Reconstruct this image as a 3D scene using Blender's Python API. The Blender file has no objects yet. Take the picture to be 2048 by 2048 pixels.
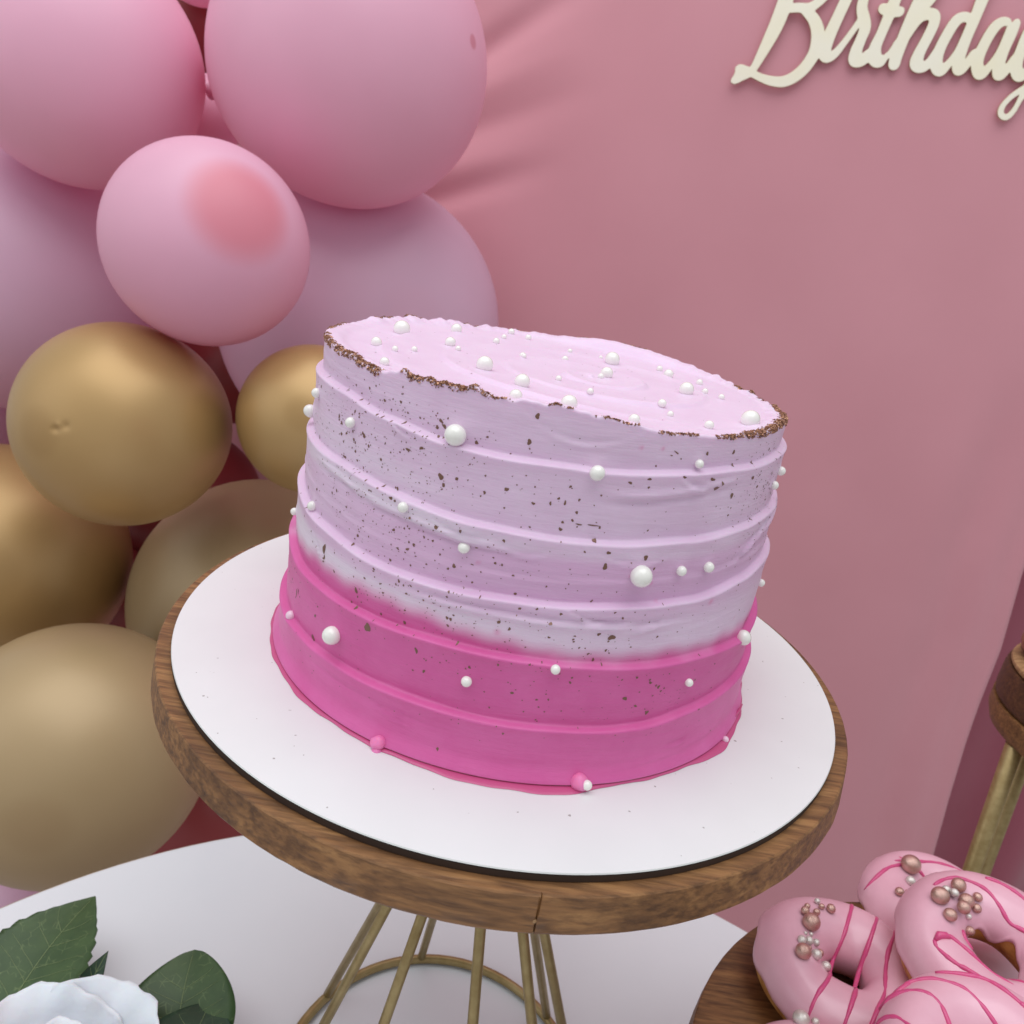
import bpy, bmesh, math, random
import numpy as np
from mathutils import Vector, Matrix

scene = bpy.context.scene
COL = scene.collection
PI = math.pi
rad = math.radians
random.seed(7)
rng = np.random.default_rng(11)

# ------------------------------------------------------------------ camera
# origin: centre of the white cake board's top face; metres; z up
cam_d = bpy.data.cameras.new('camera')
cam = bpy.data.objects.new('camera', cam_d)
COL.objects.link(cam)
scene.camera = cam
pitch, roll = 0.3423, 0.1628
fw = Vector((0, math.cos(pitch), -math.sin(pitch)))
up0 = Vector((0, math.sin(pitch), math.cos(pitch)))
ri0 = Vector((1, 0, 0))
ri = math.cos(roll) * ri0 + math.sin(roll) * up0
up = -math.sin(roll) * ri0 + math.cos(roll) * up0
m3 = Matrix((ri, up, -fw)).transposed()
cam.matrix_world = Matrix.Translation((-0.00726, -0.285, 0.15176)) @ m3.to_4x4()
cam_d.sensor_width = 36.0
cam_d.lens = 1600 / 2048 * 36.0
cam_d.clip_start = 0.01
cam_d.clip_end = 50
cam_d.dof.use_dof = True
cam_d.dof.focus_distance = 0.255
cam_d.dof.aperture_fstop = 30.0

# ------------------------------------------------------------------ light
world = bpy.data.worlds.new('World')
scene.world = world
world.use_nodes = True
bg = world.node_tree.nodes['Background']
bg.inputs['Color'].default_value = (0.94, 0.955, 1.0, 1)
bg.inputs['Strength'].default_value = 0.55


def area(name, loc, target, size, power, col, size_y=None):
    l = bpy.data.lights.new(name, 'AREA')
    l.shape = 'RECTANGLE'
    l.size = size
    l.size_y = size_y or size
    l.energy = power
    l.color = col
    o = bpy.data.objects.new(name, l)
    COL.objects.link(o)
    o.location = loc
    o.rotation_euler = (Vector(target) - Vector(loc)).to_track_quat('-Z', 'Y').to_euler()
    return o


area('overhead_softbox', (-0.15, -0.22, 2.1), (0, 0.1, 0), 2.6, 40, (0.975, 0.985, 1.0), 2.2)
area('left_softbox', (-1.9, -0.75, 0.9), (0, 0.1, 0), 1.5, 4.5, (0.96, 0.97, 1.0), 1.5)

vs = scene.view_settings
vs.view_transform = 'Standard'
vs.look = 'None'
vs.exposure = 0.0
vs.gamma = 1.0
scene.render.engine = 'CYCLES'
scene.cycles.max_bounces = 8
scene.cycles.diffuse_bounces = 4
scene.cycles.glossy_bounces = 3
scene.cycles.caustics_reflective = False
scene.cycles.caustics_refractive = False

# ------------------------------------------------------------------ helpers


def link(o, parent=None):
    COL.objects.link(o)
    if parent is not None:
        o.parent = parent
    return o


def mesh_obj(name, V, F, mat, parent=None, smooth=True, attrs=None):
    me = bpy.data.meshes.new(name)
    me.from_pydata([tuple(v) for v in V], [], [tuple(f) for f in F])
    if smooth:
        me.polygons.foreach_set('use_smooth', [True] * len(me.polygons))
    if attrs:
        for k, a in attrs.items():
            at = me.attributes.new(k, 'FLOAT', 'POINT')
            at.data.foreach_set('value', np.asarray(a, dtype=np.float32))
    me.materials.append(mat)
    me.update()
    return link(bpy.data.objects.new(name, me), parent)


def thing(name, label, cat, loc=(0, 0, 0), rot=(0, 0, 0), group=None):
    o = bpy.data.objects.new(name, None)
    o.empty_display_size = 0.02
    COL.objects.link(o)
    o.location = loc
    o.rotation_euler = rot
    return tag(o, label, cat, group)


def tag(o, label=None, cat=None, group=None, kind=None):
    if label: o['label'] = label
    if cat: o['category'] = cat
    if group: o['group'] = group
    if kind: o['kind'] = kind
    return o


def grid_faces(nu, nv, wrap_u=False, wrap_v=False, off=0):
    F = []
    for j in range(nv - (0 if wrap_v else 1)):
        j2 = (j + 1) % nv
        for i in range(nu - (0 if wrap_u else 1)):
            i2 = (i + 1) % nu
            F.append((off + j * nu + i, off + j * nu + i2, off + j2 * nu + i2, off + j2 * nu + i))
    return F


def lathe(profile, n=96, cx=0, cy=0, cap0=True, cap1=True):
    """profile: (r,z) from bottom to top, outward normals."""
    V, F = [], []
    for r, z in profile:
        for i in range(n):
            a = 2 * PI * i / n
            V.append((cx + r * math.cos(a), cy + r * math.sin(a), z))
    F += grid_faces(n, len(profile), wrap_u=True)
    if cap0: F.append(tuple(range(n - 1, -1, -1)))
    if cap1:
        o = (len(profile) - 1) * n
        F.append(tuple(range(o, o + n)))
    return V, F


def tube(pts, radii, sides=10, cap=True, closed=False):
    pts = [Vector(p) for p in pts]
    n = len(pts)
    if not hasattr(radii, '__len__'): radii = [radii] * n
    V, F = [], []
    nrm = None
    for i in range(n):
        if closed: t = (pts[(i + 1) % n] - pts[i - 1]).normalized()
        else: t = (pts[min(i + 1, n - 1)] - pts[max(i - 1, 0)]).normalized()
        if nrm is None:
            nrm = t.orthogonal().normalized()
        nrm = (nrm - t * nrm.dot(t)).normalized()
        b = t.cross(nrm)
        for k in range(sides):
            a = 2 * PI * k / sides
            V.append(pts[i] + (nrm * math.cos(a) + b * math.sin(a)) * radii[i])
    F = grid_faces(sides, n, wrap_u=True, wrap_v=closed)
    if cap and not closed:
        F.append(tuple(range(sides - 1, -1, -1)))
        F.append(tuple(range((n - 1) * sides, n * sides)))
    return V, F


def spline(P, m=8):
    """Catmull-Rom through rows of P (any width)."""
    P = [np.array(p, float) for p in P]
    if len(P) < 3:
        return [P[0] + (P[-1] - P[0]) * t for t in np.linspace(0, 1, m)]
    out = []
    for i in range(len(P) - 1):
        p0 = P[i - 1] if i else 2 * P[0] - P[1]
        p1, p2 = P[i], P[i + 1]
        p3 = P[i + 2] if i + 2 < len(P) else 2 * P[-1] - P[-2]
        for t in np.linspace(0, 1, m, endpoint=False):
            out.append(.5 * ((2 * p1) + (-p0 + p2) * t + (2 * p0 - 5 * p1 + 4 * p2 - p3) * t * t + (-p0 + 3 * p1 - 3 * p2 + p3) * t ** 3))
    out.append(P[-1])
    return out


def sstep(x):
    x = np.clip(x, 0, 1)
    return x * x * (3 - 2 * x)


# ------------------------------------------------------------------ materials


class Mat:
    def __init__(self, name, color=(.8, .8, .8), rough=.5, metal=0., **kw):
        self.m = bpy.data.materials.new(name)
        self.m.use_nodes = True
        self.t = self.m.node_tree
        self.b = self.t.nodes['Principled BSDF']
        self.set('Base Color', (*color, 1)); self.set('Roughness', rough); self.set('Metallic', metal)
        for k, v in kw.items(): self.set(k.replace('_', ' '), v)

    def set(self, k, v):
        self.b.inputs[k].default_value = v

    def node(self, typ, **kw):
        n = self.t.nodes.new(typ)
        for k, v in kw.items():
            if k in n.inputs: n.inputs[k].default_value = v
            else: setattr(n, k, v)
        return n

    def link(self, a, b):
        self.t.links.new(a, b)

    def coords(self, scale=(1, 1, 1), src='Object'):
        tc = self.node('ShaderNodeTexCoord'); mp = self.node('ShaderNodeMapping')
        mp.inputs['Scale'].default_value = scale
        self.link(tc.outputs[src], mp.inputs['Vector'])
        return mp.outputs['Vector']

    def noise(self, vec, scale, detail=4, rough=.5, dist=0.):
        n = self.node('ShaderNodeTexNoise')
        n.inputs['Scale'].default_value = scale; n.inputs['Detail'].default_value = detail
        n.inputs['Roughness'].default_value = rough; n.inputs['Distortion'].default_value = dist
        if vec is not None: self.link(vec, n.inputs['Vector'])
        return n.outputs['Fac']

    def ramp(self, fac, stops):
        r = self.node('ShaderNodeValToRGB')
        e = r.color_ramp.elements
        while len(e) < len(stops): e.new(.5)
        for el, (p, c) in zip(e, stops):
            el.position = p; el.color = (*c, 1)
        self.link(fac, r.inputs['Fac'])
        return r.outputs['Color']

    def mix(self, fac, a, b, mode='MIX'):
        n = self.node('ShaderNodeMix'); n.data_type = 'RGBA'; n.blend_type = mode
        for sock, v in ((n.inputs['Factor'], fac), (n.inputs['A'], a), (n.inputs['B'], b)):
            pass
        fi = [s for s in n.inputs if s.identifier == 'Factor_Float'][0]
        ai = [s for s in n.inputs if s.identifier == 'A_Color'][0]
        bi = [s for s in n.inputs if s.identifier == 'B_Color'][0]
        for s, v in ((fi, fac), (ai, a), (bi, b)):
            if hasattr(v, 'is_linked'): self.link(v, s)
            elif isinstance(v, (int, float)): s.default_value = v
            else: s.default_value = (*v, 1)
        return [s for s in n.outputs if s.identifier == 'Result_Color'][0]

    def color(self, sock):
        self.link(sock, self.b.inputs['Base Color'])

    def bump(self, fac, strength=.3, dist=.001):
        n = self.node('ShaderNodeBump')
        n.inputs['Strength'].default_value = strength; n.inputs['Distance'].default_value = dist
        self.link(fac, n.inputs['Height'])
        prev = self.b.inputs['Normal']
        if prev.is_linked:
            self.link(prev.links[0].from_socket, n.inputs['Normal'])
        self.link(n.outputs['Normal'], prev)

    def rough_var(self, fac, lo, hi):
        n = self.node('ShaderNodeMapRange')
        n.inputs['To Min'].default_value = lo; n.inputs['To Max'].default_value = hi
        self.link(fac, n.inputs['Value']); self.link(n.outputs['Result'], self.b.inputs['Roughness'])

    def attr(self, name):
        n = self.node('ShaderNodeAttribute'); n.attribute_name = name
        return n.outputs['Fac']


def wood_mat(name, light, mid, dark, scale=1.0, rough=.55):
    w = Mat(name, mid, rough)
    v = w.coords((22 * scale, 260 * scale, 260 * scale))
    g = w.noise(v, 1.0, 6, .62, .6)
    v2 = w.coords((70 * scale, 620 * scale, 620 * scale))
    g2 = w.noise(v2, 1.0, 3, .6)
    v3 = w.coords((30 * scale, 40 * scale, 60 * scale))
    g3 = w.noise(v3, 1.0, 3, .5)
    c = w.ramp(g, [(.22, dark), (.5, mid), (.78, light)])
    fine = w.ramp(g2, [(.36, (.42, .38, .36)), (.58, (1, 1, 1))])
    c = w.mix(.75, c, fine, 'MULTIPLY')
    blot = w.ramp(g3, [(.30, (.50, .45, .42)), (.52, (1, 1, 1))])
    c = w.mix(.8, c, blot, 'MULTIPLY')
    w.color(c)
    w.bump(g2, .5, .0004); w.bump(g, .35, .0006)
    w.rough_var(g, rough - .12, rough + .15)
    return w.m


M = {}
M['wood'] = wood_mat('stained_wood', (.43, .225, .085), (.26, .122, .042), (.085, .036, .013))
M['wood_dark'] = wood_mat('dark_wood', (.20, .085, .03), (.11, .045, .017), (.045, .018, .008))
M['wood_pale'] = wood_mat('pale_wood', (.62, .40, .2), (.46, .27, .12), (.26, .13, .05))

# frosting: lavender to magenta, mixed by painted masks stored on the mesh
fr = Mat('frosting', (.8, .6, .8), .48)
fv = fr.coords((1, 1, 1))
n1 = fr.noise(fv, 55, 4, .6)
n2 = fr.noise(fr.coords((60, 60, 420)), 1.0, 4, .6)
lav = fr.ramp(n1, [(.3, (.755, .55, .735)), (.7, (.80, .62, .795))])
pinkish = (.70, .40, .64)
mag = fr.ramp(n1, [(.3, (.66, .108, .345)), (.7, (.71, .145, .40))])
c = fr.mix(fr.attr('tint'), lav, pinkish)
c = fr.mix(fr.attr('pale'), c, (.84, .76, .86))
c = fr.mix(fr.attr('mag'), c, mag)
c = fr.mix(fr.attr('spot'), c, (.72, .16, .40))
fr.color(c)
fr.set('Subsurface Weight', .22); fr.set('Subsurface Scale', .004)
fr.b.inputs['Subsurface Radius'].default_value = (1.0, .55, .8)
fr.bump(n2, .42, .0006)
fr.bump(fr.noise(fr.coords((150, 150, 1500)), 1.0, 3, .6), .22, .0004)
fr.bump(fr.noise(fv, 900, 3, .6), .08, .0004)
M['frosting'] = fr.m

sm = Mat('icing_smear', (.64, .10, .27), .3, 0, Alpha=.85)
M['smear'] = sm.m
pf = Mat('pink_frosting', (.82, .22, .47), .42, 0, Subsurface_Weight=.2, Subsurface_Scale=.003)
M['pink_frosting'] = pf.m

pm = Mat('white_pearl', (.90, .90, .84), .16, 0, Coat_Weight=.8, Coat_Roughness=.06)
pm.bump(pm.noise(pm.coords(), 700, 2), .1, .0003)
M['pearl'] = pm.m
ppm = Mat('pale_pink_pearl', (.85, .62, .74), .25, 0, Coat_Weight=.5, Coat_Roughness=.12)
M['pink_pearl'] = ppm.m
rg = Mat('rose_gold_pearl', (.60, .38, .32), .26, .85)
rgn = rg.noise(rg.coords(), 900, 3, .6)
rg.color(rg.ramp(rgn, [(.3, (.46, .25, .20)), (.65, (.80, .56, .48))])); rg.bump(rgn, .35, .0005)
M['rose_gold'] = rg.m
sv = Mat('silver_pearl', (.80, .75, .70), .24, .5)
svn = sv.noise(sv.coords(), 900, 3, .6)
sv.color(sv.ramp(svn, [(.3, (.66, .61, .56)), (.65, (.90, .86, .81))])); sv.bump(svn, .3, .0005)
M['silver'] = sv.m
gs = Mat('bronze_splatter', (.22, .12, .085), .4, .35)
M['splatter'] = gs.m
gl = Mat('copper_flake', (.34, .17, .10), .33, .6)
gln = gl.noise(gl.coords(), 1500, 2)
gl.color(gl.ramp(gln, [(.35, (.19, .085, .055)), (.62, (.52, .28, .17))]))
M['flake'] = gl.m

bw = Mat('white_board', (.77, .80, .79), .28)
bn = bw.noise(bw.coords(), 1600, 2, .5)
bn2 = bw.noise(bw.coords(), 26, 3, .5)
bc = bw.ramp(bn2, [(.35, (.755, .785, .775)), (.7, (.785, .815, .805))])
spk = bw.ramp(bw.noise(bw.coords(), 520, 1, .3), [(.185, (.5, .47, .45)), (.205, (1, 1, 1))])
bw.color(bw.mix(1.0, bc, spk, 'MULTIPLY')); bw.rough_var(bn2, .24, .36)
M['board_white'] = bw.m
bd = Mat('board_edge', (.035, .02, .014), .6)
bd.bump(bd.noise(bd.coords((300, 300, 40)), 1, 3), .3, .0004)
M['board_edge'] = bd.m
M['card'] = Mat('grey_card', (.40, .17, .22), .35).m

tw = Mat('white_laminate', (.77, .79, .82), .32)
tn = tw.noise(tw.coords(), 9, 4, .55)
tw.color(tw.ramp(tn, [(.3, (.75, .78, .815)), (.7, (.79, .815, .845))])); tw.rough_var(tn, .28, .42)
M['table'] = tw.m
M['table_edge'] = Mat('table_edge_band', (.55, .46, .37), .5).m
wire = Mat('brass_paint', (.36, .265, .115), .40, .55)
wn = wire.noise(wire.coords(), 120, 4, .6)
wire.color(wire.ramp(wn, [(.3, (.30, .215, .085)), (.7, (.42, .32, .15))])); wire.bump(wn, .15, .0004)
M['wire'] = wire.m


def cloth_mat(name, a, b, rough=.8):
    k = Mat(name, a, rough, 0, Sheen_Weight=.25, Sheen_Roughness=.5)
    n = k.noise(k.coords(), 5, 4, .5)
    k.color(k.ramp(n, [(.3, a), (.7, b)]))
    wv = k.noise(k.coords((900, 900, 900)), 1, 2, .5)
    k.bump(wv, .12, .0005)
    return k.m


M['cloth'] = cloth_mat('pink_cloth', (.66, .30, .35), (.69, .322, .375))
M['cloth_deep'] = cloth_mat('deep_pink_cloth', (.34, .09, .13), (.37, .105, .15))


def balloon_mat(name, col, crown, rough=.42, metal=0., crown_lo=.90, crown_hi=.965, coat=0., glow=None):
    k = Mat(name, col, rough, metal)
    k.set('Coat Weight', coat); k.set('Coat Roughness', .35)
    tc = k.node('ShaderNodeTexCoord')
    nrm = k.node('ShaderNodeVectorMath', operation='NORMALIZE')
    k.link(tc.outputs['Object'], nrm.inputs[0])
    sp = k.node('ShaderNodeSeparateXYZ'); k.link(nrm.outputs['Vector'], sp.inputs[0])
    mr = k.node('ShaderNodeMapRange', interpolation_type='SMOOTHSTEP')
    mr.inputs['From Min'].default_value = crown_lo; mr.inputs['From Max'].default_value = crown_hi
    k.link(sp.outputs['Z'], mr.inputs['Value'])
    n = k.noise(k.coords(), 9, 3, .5)
    base = k.ramp(n, [(.3, tuple(x * .96 for x in col)), (.7, tuple(min(1, x * 1.04) for x in col))])
    k.color(k.mix(mr.outputs['Result'], base, crown))
    fn = k.noise(k.coords(), 260, 3, .6)
    k.bump(fn, .06, .0006)
    k.rough_var(n, rough - .04, rough + .05)
    if glow:      # thin rubber lets light through
        tr = k.node('ShaderNodeBsdfTranslucent'); tr.inputs['Color'].default_value = (*glow, 1)
        mx = k.node('ShaderNodeMixShader'); mx.inputs[0].default_value = .26
        k.link(k.b.outputs[0], mx.inputs[1]); k.link(tr.outputs[0], mx.inputs[2])
        k.link(mx.outputs[0], k.t.nodes['Material Output'].inputs['Surface'])
    return k.m


PINK = (.93, .565, .73)
M['b_pink'] = balloon_mat('pink_latex', PINK, (.72, .33, .43), crown_lo=.9984, crown_hi=.9994, glow=(.95, .40, .50))
M['b_pink_plain'] = balloon_mat('plain_pink_latex', PINK, PINK, glow=(.95, .40, .50))
M['b_pink_crown'] = balloon_mat('pink_latex_dark_crown', (.92, .55, .715), (.86, .33, .41), crown_lo=.83, crown_hi=.965, glow=(.95, .40, .50))
M['b_lav'] = balloon_mat('mauve_latex', (.80, .54, .70), (.78, .51, .66), crown_lo=.97, crown_hi=.998, glow=(.90, .45, .60))
M['b_gold'] = balloon_mat('gold_latex', (.48, .305, .122), (.43, .265, .10), rough=.45, metal=.4, coat=.25, crown_lo=.96, crown_hi=.998)
M['b_beige'] = balloon_mat('beige_gold_latex', (.44, .315, .165), (.41, .285, .145), rough=.47, metal=.25, coat=.25, crown_lo=.96, crown_hi=.998)
M['b_red_and_shade'] = balloon_mat('red_latex_and_gap_shade', (.25, .03, .032), (.22, .026, .028))  # on the added gap balloons this dark red is painted shade

ic = Mat('donut_icing', (.78, .44, .53), .34, 0, Coat_Weight=.35, Coat_Roughness=.22)
icn = ic.noise(ic.coords(), 60, 3, .5)
ic.color(ic.ramp(icn, [(.3, (.75, .395, .49)), (.7, (.82, .47, .565))])); ic.bump(icn, .2, .002)
ic.bump(ic.noise(ic.coords(), 600, 3), .06, .0004)
M['icing'] = ic.m
dg = Mat('fried_dough', (.52, .24, .06), .6)
dgn = dg.noise(dg.coords(), 120, 5, .6)
dg.color(dg.ramp(dgn, [(.3, (.36, .13, .025)), (.65, (.66, .34, .10))])); dg.bump(dgn, .4, .001)
M['dough'] = dg.m
M['drizzle'] = Mat('magenta_drizzle', (.66, .085, .24), .3, 0, Subsurface_Weight=.15, Subsurface_Scale=.002).m
M['brown_treat'] = Mat('brown_glaze', (.30, .115, .06), .45).m
sg = Mat('gold_acrylic', (.99, .96, .78), .25, 0.)
sgn = sg.noise(sg.coords(), 14, 2)
sg.color(sg.ramp(sgn, [(.3, (.99, .95, .72)), (.7, (1.0, .98, .82))]))
M['sign'] = sg.m
M['sign_edge'] = Mat('gold_acrylic_edge', (.50, .40, .19), .3, .4).m
M['silk'] = Mat('white_silk', (.90, .90, .945), .75, 0, Sheen_Weight=.4, Subsurface_Weight=.2, Subsurface_Scale=.006).m
skm = Mat('white_silk_petal', (.90, .90, .945), .75, 0, Sheen_Weight=.4, Subsurface_Weight=.2, Subsurface_Scale=.006)
skm.bump(skm.noise(skm.coords(), 220, 4, .6), .25, .0008)
skm.bump(skm.noise(skm.coords(), 55, 3, .5), .3, .003)
M['silk'] = skm.m


def leaf_mat(name, a, b, vein):
    k = Mat(name, a, .5)
    n = k.noise(k.coords(), 70, 4, .6)
    c = k.ramp(n, [(.3, a), (.7, b)])
    vo = k.node('ShaderNodeTexVoronoi', feature='DISTANCE_TO_EDGE')
    vo.inputs['Scale'].default_value = 210
    wv = k.noise(k.coords(), 160, 3)
    k.link(k.coords(), vo.inputs['Vector'])
    m = k.ramp(vo.outputs['Distance'], [(.0, (.75, .75, .75)), (.045, (0, 0, 0))])
    m2 = k.ramp(wv, [(.5, (0, 0, 0)), (.6, (1, 1, 1))])
    mm = k.mix(1.0, m, m2, 'MULTIPLY')
    k.color(k.mix(mm, c, vein))
    k.bump(n, .2, .001)
    return k.m


M['leaf'] = leaf_mat('silk_leaf', (.030, .066, .018), (.052, .098, .027), (.15, .21, .08))
M['leaf_dark'] = leaf_mat('dark_silk_leaf', (.015, .040, .020), (.025, .060, .030), (.06, .11, .05))
M['vein'] = Mat('leaf_vein', (.21, .27, .12), .6).m
M['floor'] = Mat('floor_stone', (.50, .46, .43), .7).m

SIDE_PEARLS=[[-108.21116, 0.09719, 0.00304], [-134.32228, 0.091, 0.00166], [-165.20455, 0.08246, 0.00236], [-154.50215, 0.09238, 0.00166], [-116.10307, 0.07412, 0.0016], [-102.8114, 0.06768, 0.00177], [-147.33205, 0.05809, 0.00167], [-165.32761, 0.04563, 0.00141], [-80.85456, 0.09444, 0.00216], [-59.04672, 0.09816, 0.0013], [-22.19916, 0.09075, 0.00153], [-26.55004, 0.08722, 0.00143], [-68.65142, 0.06659, 0.00318], [-59.21448, 0.06733, 0.00156], [-51.893, 0.0675, 0.00167], [-17.50677, 0.04928, 0.00138], [-31.09405, 0.03675, 0.00263], [-82.30983, 0.03817, 0.00147], [-51.96674, 0.03062, 0.00137], [-72.86063, 0.00176, 0.00156], [-33.45539, 0.00089, 0.00119], [-128.87637, 0.02654, 0.00299], [-149.06874, 0.01763, 0.00177], [-97.98898, 0.02948, 0.00163], [-112.76391, -0.0008, 0.00181]]
TOP_PEARLS=[[-0.05859, 0.01496, 0.00315], [-0.06053, -0.01989, 0.0019], [-0.05309, -0.02603, 0.00113], [-0.04829, -0.01668, 0.00109], [-0.05107, -0.05248, 0.00146], [-0.04107, 0.04009, 0.0023], [-0.03926, 0.00727, 0.00199], [-0.03524, -0.00252, 0.00105], [-0.02342, -0.03003, 0.00278], [-0.02417, 0.03259, 0.00137], [-0.02213, 0.04767, 0.00113], [-0.0127, 0.01064, 0.00128], [-0.01204, 0.00466, 0.0009], [-0.01055, -0.04725, 0.00238], [-0.01136, -0.06897, 0.00184], [-0.02014, 0.06695, 0.00151], [-0.01243, 0.06041, 0.00138], [0.00338, -0.0666, 0.00241], [0.02188, 0.03224, 0.00303], [0.01794, 0.00052, 0.0023], [0.01573, -0.00386, 0.00114], [0.01837, 0.04646, 0.00082], [0.00519, 0.03908, 0.001], [0.00315, 0.01912, 0.00132], [0.00067, -0.02486, 0.00106], [0.01042, -0.04069, 0.00107], [0.04194, 0.03989, 0.0013], [0.04373, 0.02663, 0.00193], [0.0454, -0.00731, 0.00259], [0.05494, 0.02082, 0.00132], [0.05376, 0.00199, 0.00116], [0.05853, -0.00413, 0.00113], [0.03331, -0.03708, 0.0014], [0.03433, -0.04978, 0.00103], [0.02144, -0.07013, 0.00163], [0.04451, -0.05758, 0.00143], [0.0597, -0.04266, 0.00296]]
BIG_SPECKS=[[-109.95527, 0.08496, 0.00094, 0.00094, 0.0], [-96.7795, 0.08582, 0.00059, 0.00066, 0.0], [-111.08481, 0.0984, 0.00093, 0.00053, 15.0], [-111.99303, 0.09958, 0.00106, 0.0004, 20.0], [-130.65641, 0.08924, 0.00043, 0.00064, 0.0], [-133.68828, 0.09452, 0.00036, 0.00065, 0.0], [-117.88821, 0.08965, 0.00096, 0.00041, 15.0], [-137.57162, 0.04941, 0.00093, 0.00201, 4.0], [-137.38223, 0.04618, 0.00054, 0.0017, -4.0], [-93.43299, 0.10633, 0.00077, 0.00077, 0.0], [-94.14145, 0.09916, 0.00078, 0.00078, 0.0], [-55.55981, 0.09408, 0.00097, 0.00056, 15.0], [-53.76576, 0.09123, 0.00112, 0.00084, -20.0], [-52.6234, 0.09275, 0.00056, 0.00056, 0.0], [-48.10892, 0.08843, 0.00072, 0.00101, 30.0], [-49.42046, 0.10107, 0.0007, 0.00063, 0.0], [-57.22473, 0.10096, 0.00068, 0.00048, 20.0], [-79.34986, 0.07933, 0.00214, 0.00021, 4.0], [-82.18758, 0.07917, 0.00107, 0.00024, 0.0], [-64.88282, 0.10108, 0.00134, 0.00017, 28.0], [-65.87122, 0.1002, 0.00053, 0.00017, 20.0], [-63.46758, 0.09935, 0.0004, 0.0002, 40.0], [-85.51373, 0.07713, 0.00053, 0.0006, 0.0], [-88.28208, 0.08406, 0.0004, 0.00053, 0.0], [-85.5797, 0.08479, 0.0004, 0.00066, 0.0], [-86.90382, 0.08575, 0.0004, 0.0004, 0.0], [-83.06135, 0.08251, 0.00053, 0.0004, 0.0], [-83.02846, 0.08612, 0.0004, 0.0004, 0.0], [-91.44074, 0.08329, 0.00053, 0.00046, 0.0], [-125.42822, 0.04316, 0.00067, 0.00104, 0.0], [-120.13507, 0.03489, 0.00118, 0.00177, -15.0], [-137.29815, 0.01879, 0.00112, 0.00096, 0.0], [-147.59133, 0.02733, 0.00038, 0.00165, 8.0], [-146.41541, 0.02857, 0.00026, 0.00115, 0.0], [-106.65666, 0.02825, 0.00043, 0.00057, 0.0], [-108.67809, 0.03408, 0.0005, 0.001, -10.0], [-78.64856, 0.07518, 0.00061, 0.00054, 0.0], [-75.77435, 0.0725, 0.00061, 0.00061, 0.0], [-75.8409, 0.06829, 0.00082, 0.00095, 0.0], [-68.05331, 0.07162, 0.00083, 0.00076, 0.0], [-72.0537, 0.0475, 0.00113, 0.00099, 0.0], [-74.80906, 0.04849, 0.00056, 0.00056, 0.0], [-66.98172, 0.0282, 0.00073, 0.00073, 0.0], [-61.01834, 0.02221, 0.0006, 0.00075, 0.0], [-59.67633, 0.03092, 0.00059, 0.00059, 0.0], [-72.66438, 0.04331, 0.00042, 0.00042, 0.0], [-74.8191, 0.04014, 0.00045, 0.00057, 0.0], [-65.43292, 0.03516, 0.00043, 0.00043, 0.0], [-60.38237, 0.03157, 0.00037, 0.00037, 0.0], [-58.80165, 0.02922, 0.00037, 0.00037, 0.0], [-105.47147, 0.06002, 0.00041, 0.00041, 0.0], [-104.30695, 0.06138, 0.00055, 0.00069, 20.0], [-114.72574, 0.05254, 0.00045, 0.00057, 0.0], [-115.38255, 0.05111, 0.00029, 0.00043, 0.0], [-112.86668, 0.04947, 0.00043, 0.00043, 0.0], [-87.44927, 0.05469, 0.00041, 0.00041, 0.0], [-84.47203, 0.0508, 0.00048, 0.00041, 0.0], [-72.52617, 0.05544, 0.00035, 0.00035, 0.0], [-70.64418, 0.05364, 0.00042, 0.00042, 0.0], [-65.59425, 0.06819, 0.00042, 0.00042, 0.0], [-80.39959, 0.07222, 0.00035, 0.00035, 0.0], [-103.92212, 0.04603, 0.00042, 0.00056, 0.0], [-103.19737, 0.04589, 0.00035, 0.0007, -20.0], [-109.08819, 0.04934, 0.00035, 0.00035, 0.0], [-92.75604, 0.03651, 0.00035, 0.00042, 0.0], [-97.948, 0.03376, 0.00049, 0.00042, 0.0], [-108.92393, 0.02737, 0.00029, 0.00029, 0.0], [-118.32382, 0.06596, 0.00056, 0.00049, 0.0], [-79.58005, 0.0464, 0.00035, 0.00035, 0.0], [-79.41433, 0.04749, 0.00035, 0.00028, 0.0], [-84.25543, 0.0463, 0.00042, 0.00035, 0.0], [-70.309, 0.09385, 0.00067, 0.0004, 15.0], [-62.73667, 0.09477, 0.00068, 0.00041, 10.0], [-73.98614, 0.09239, 0.0008, 0.00033, 10.0], [-97.05069, 0.06651, 0.00027, 0.00027, 0.0]]
PINK_SPOTS=[[-72.65648, 0.10179, 0.00079], [-68.10323, 0.10196, 0.0008], [-49.25698, 0.05615, 0.00134], [-70.5265, 0.06641, 0.00069], [-93.98086, 0.04537, 0.00125], [-99.76738, 0.06413, 0.00068], [-63.21525, 0.05793, 0.00057], [-65.54025, 0.06385, 0.0007], [-37.26999, 0.04615, 0.00048]]
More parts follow.
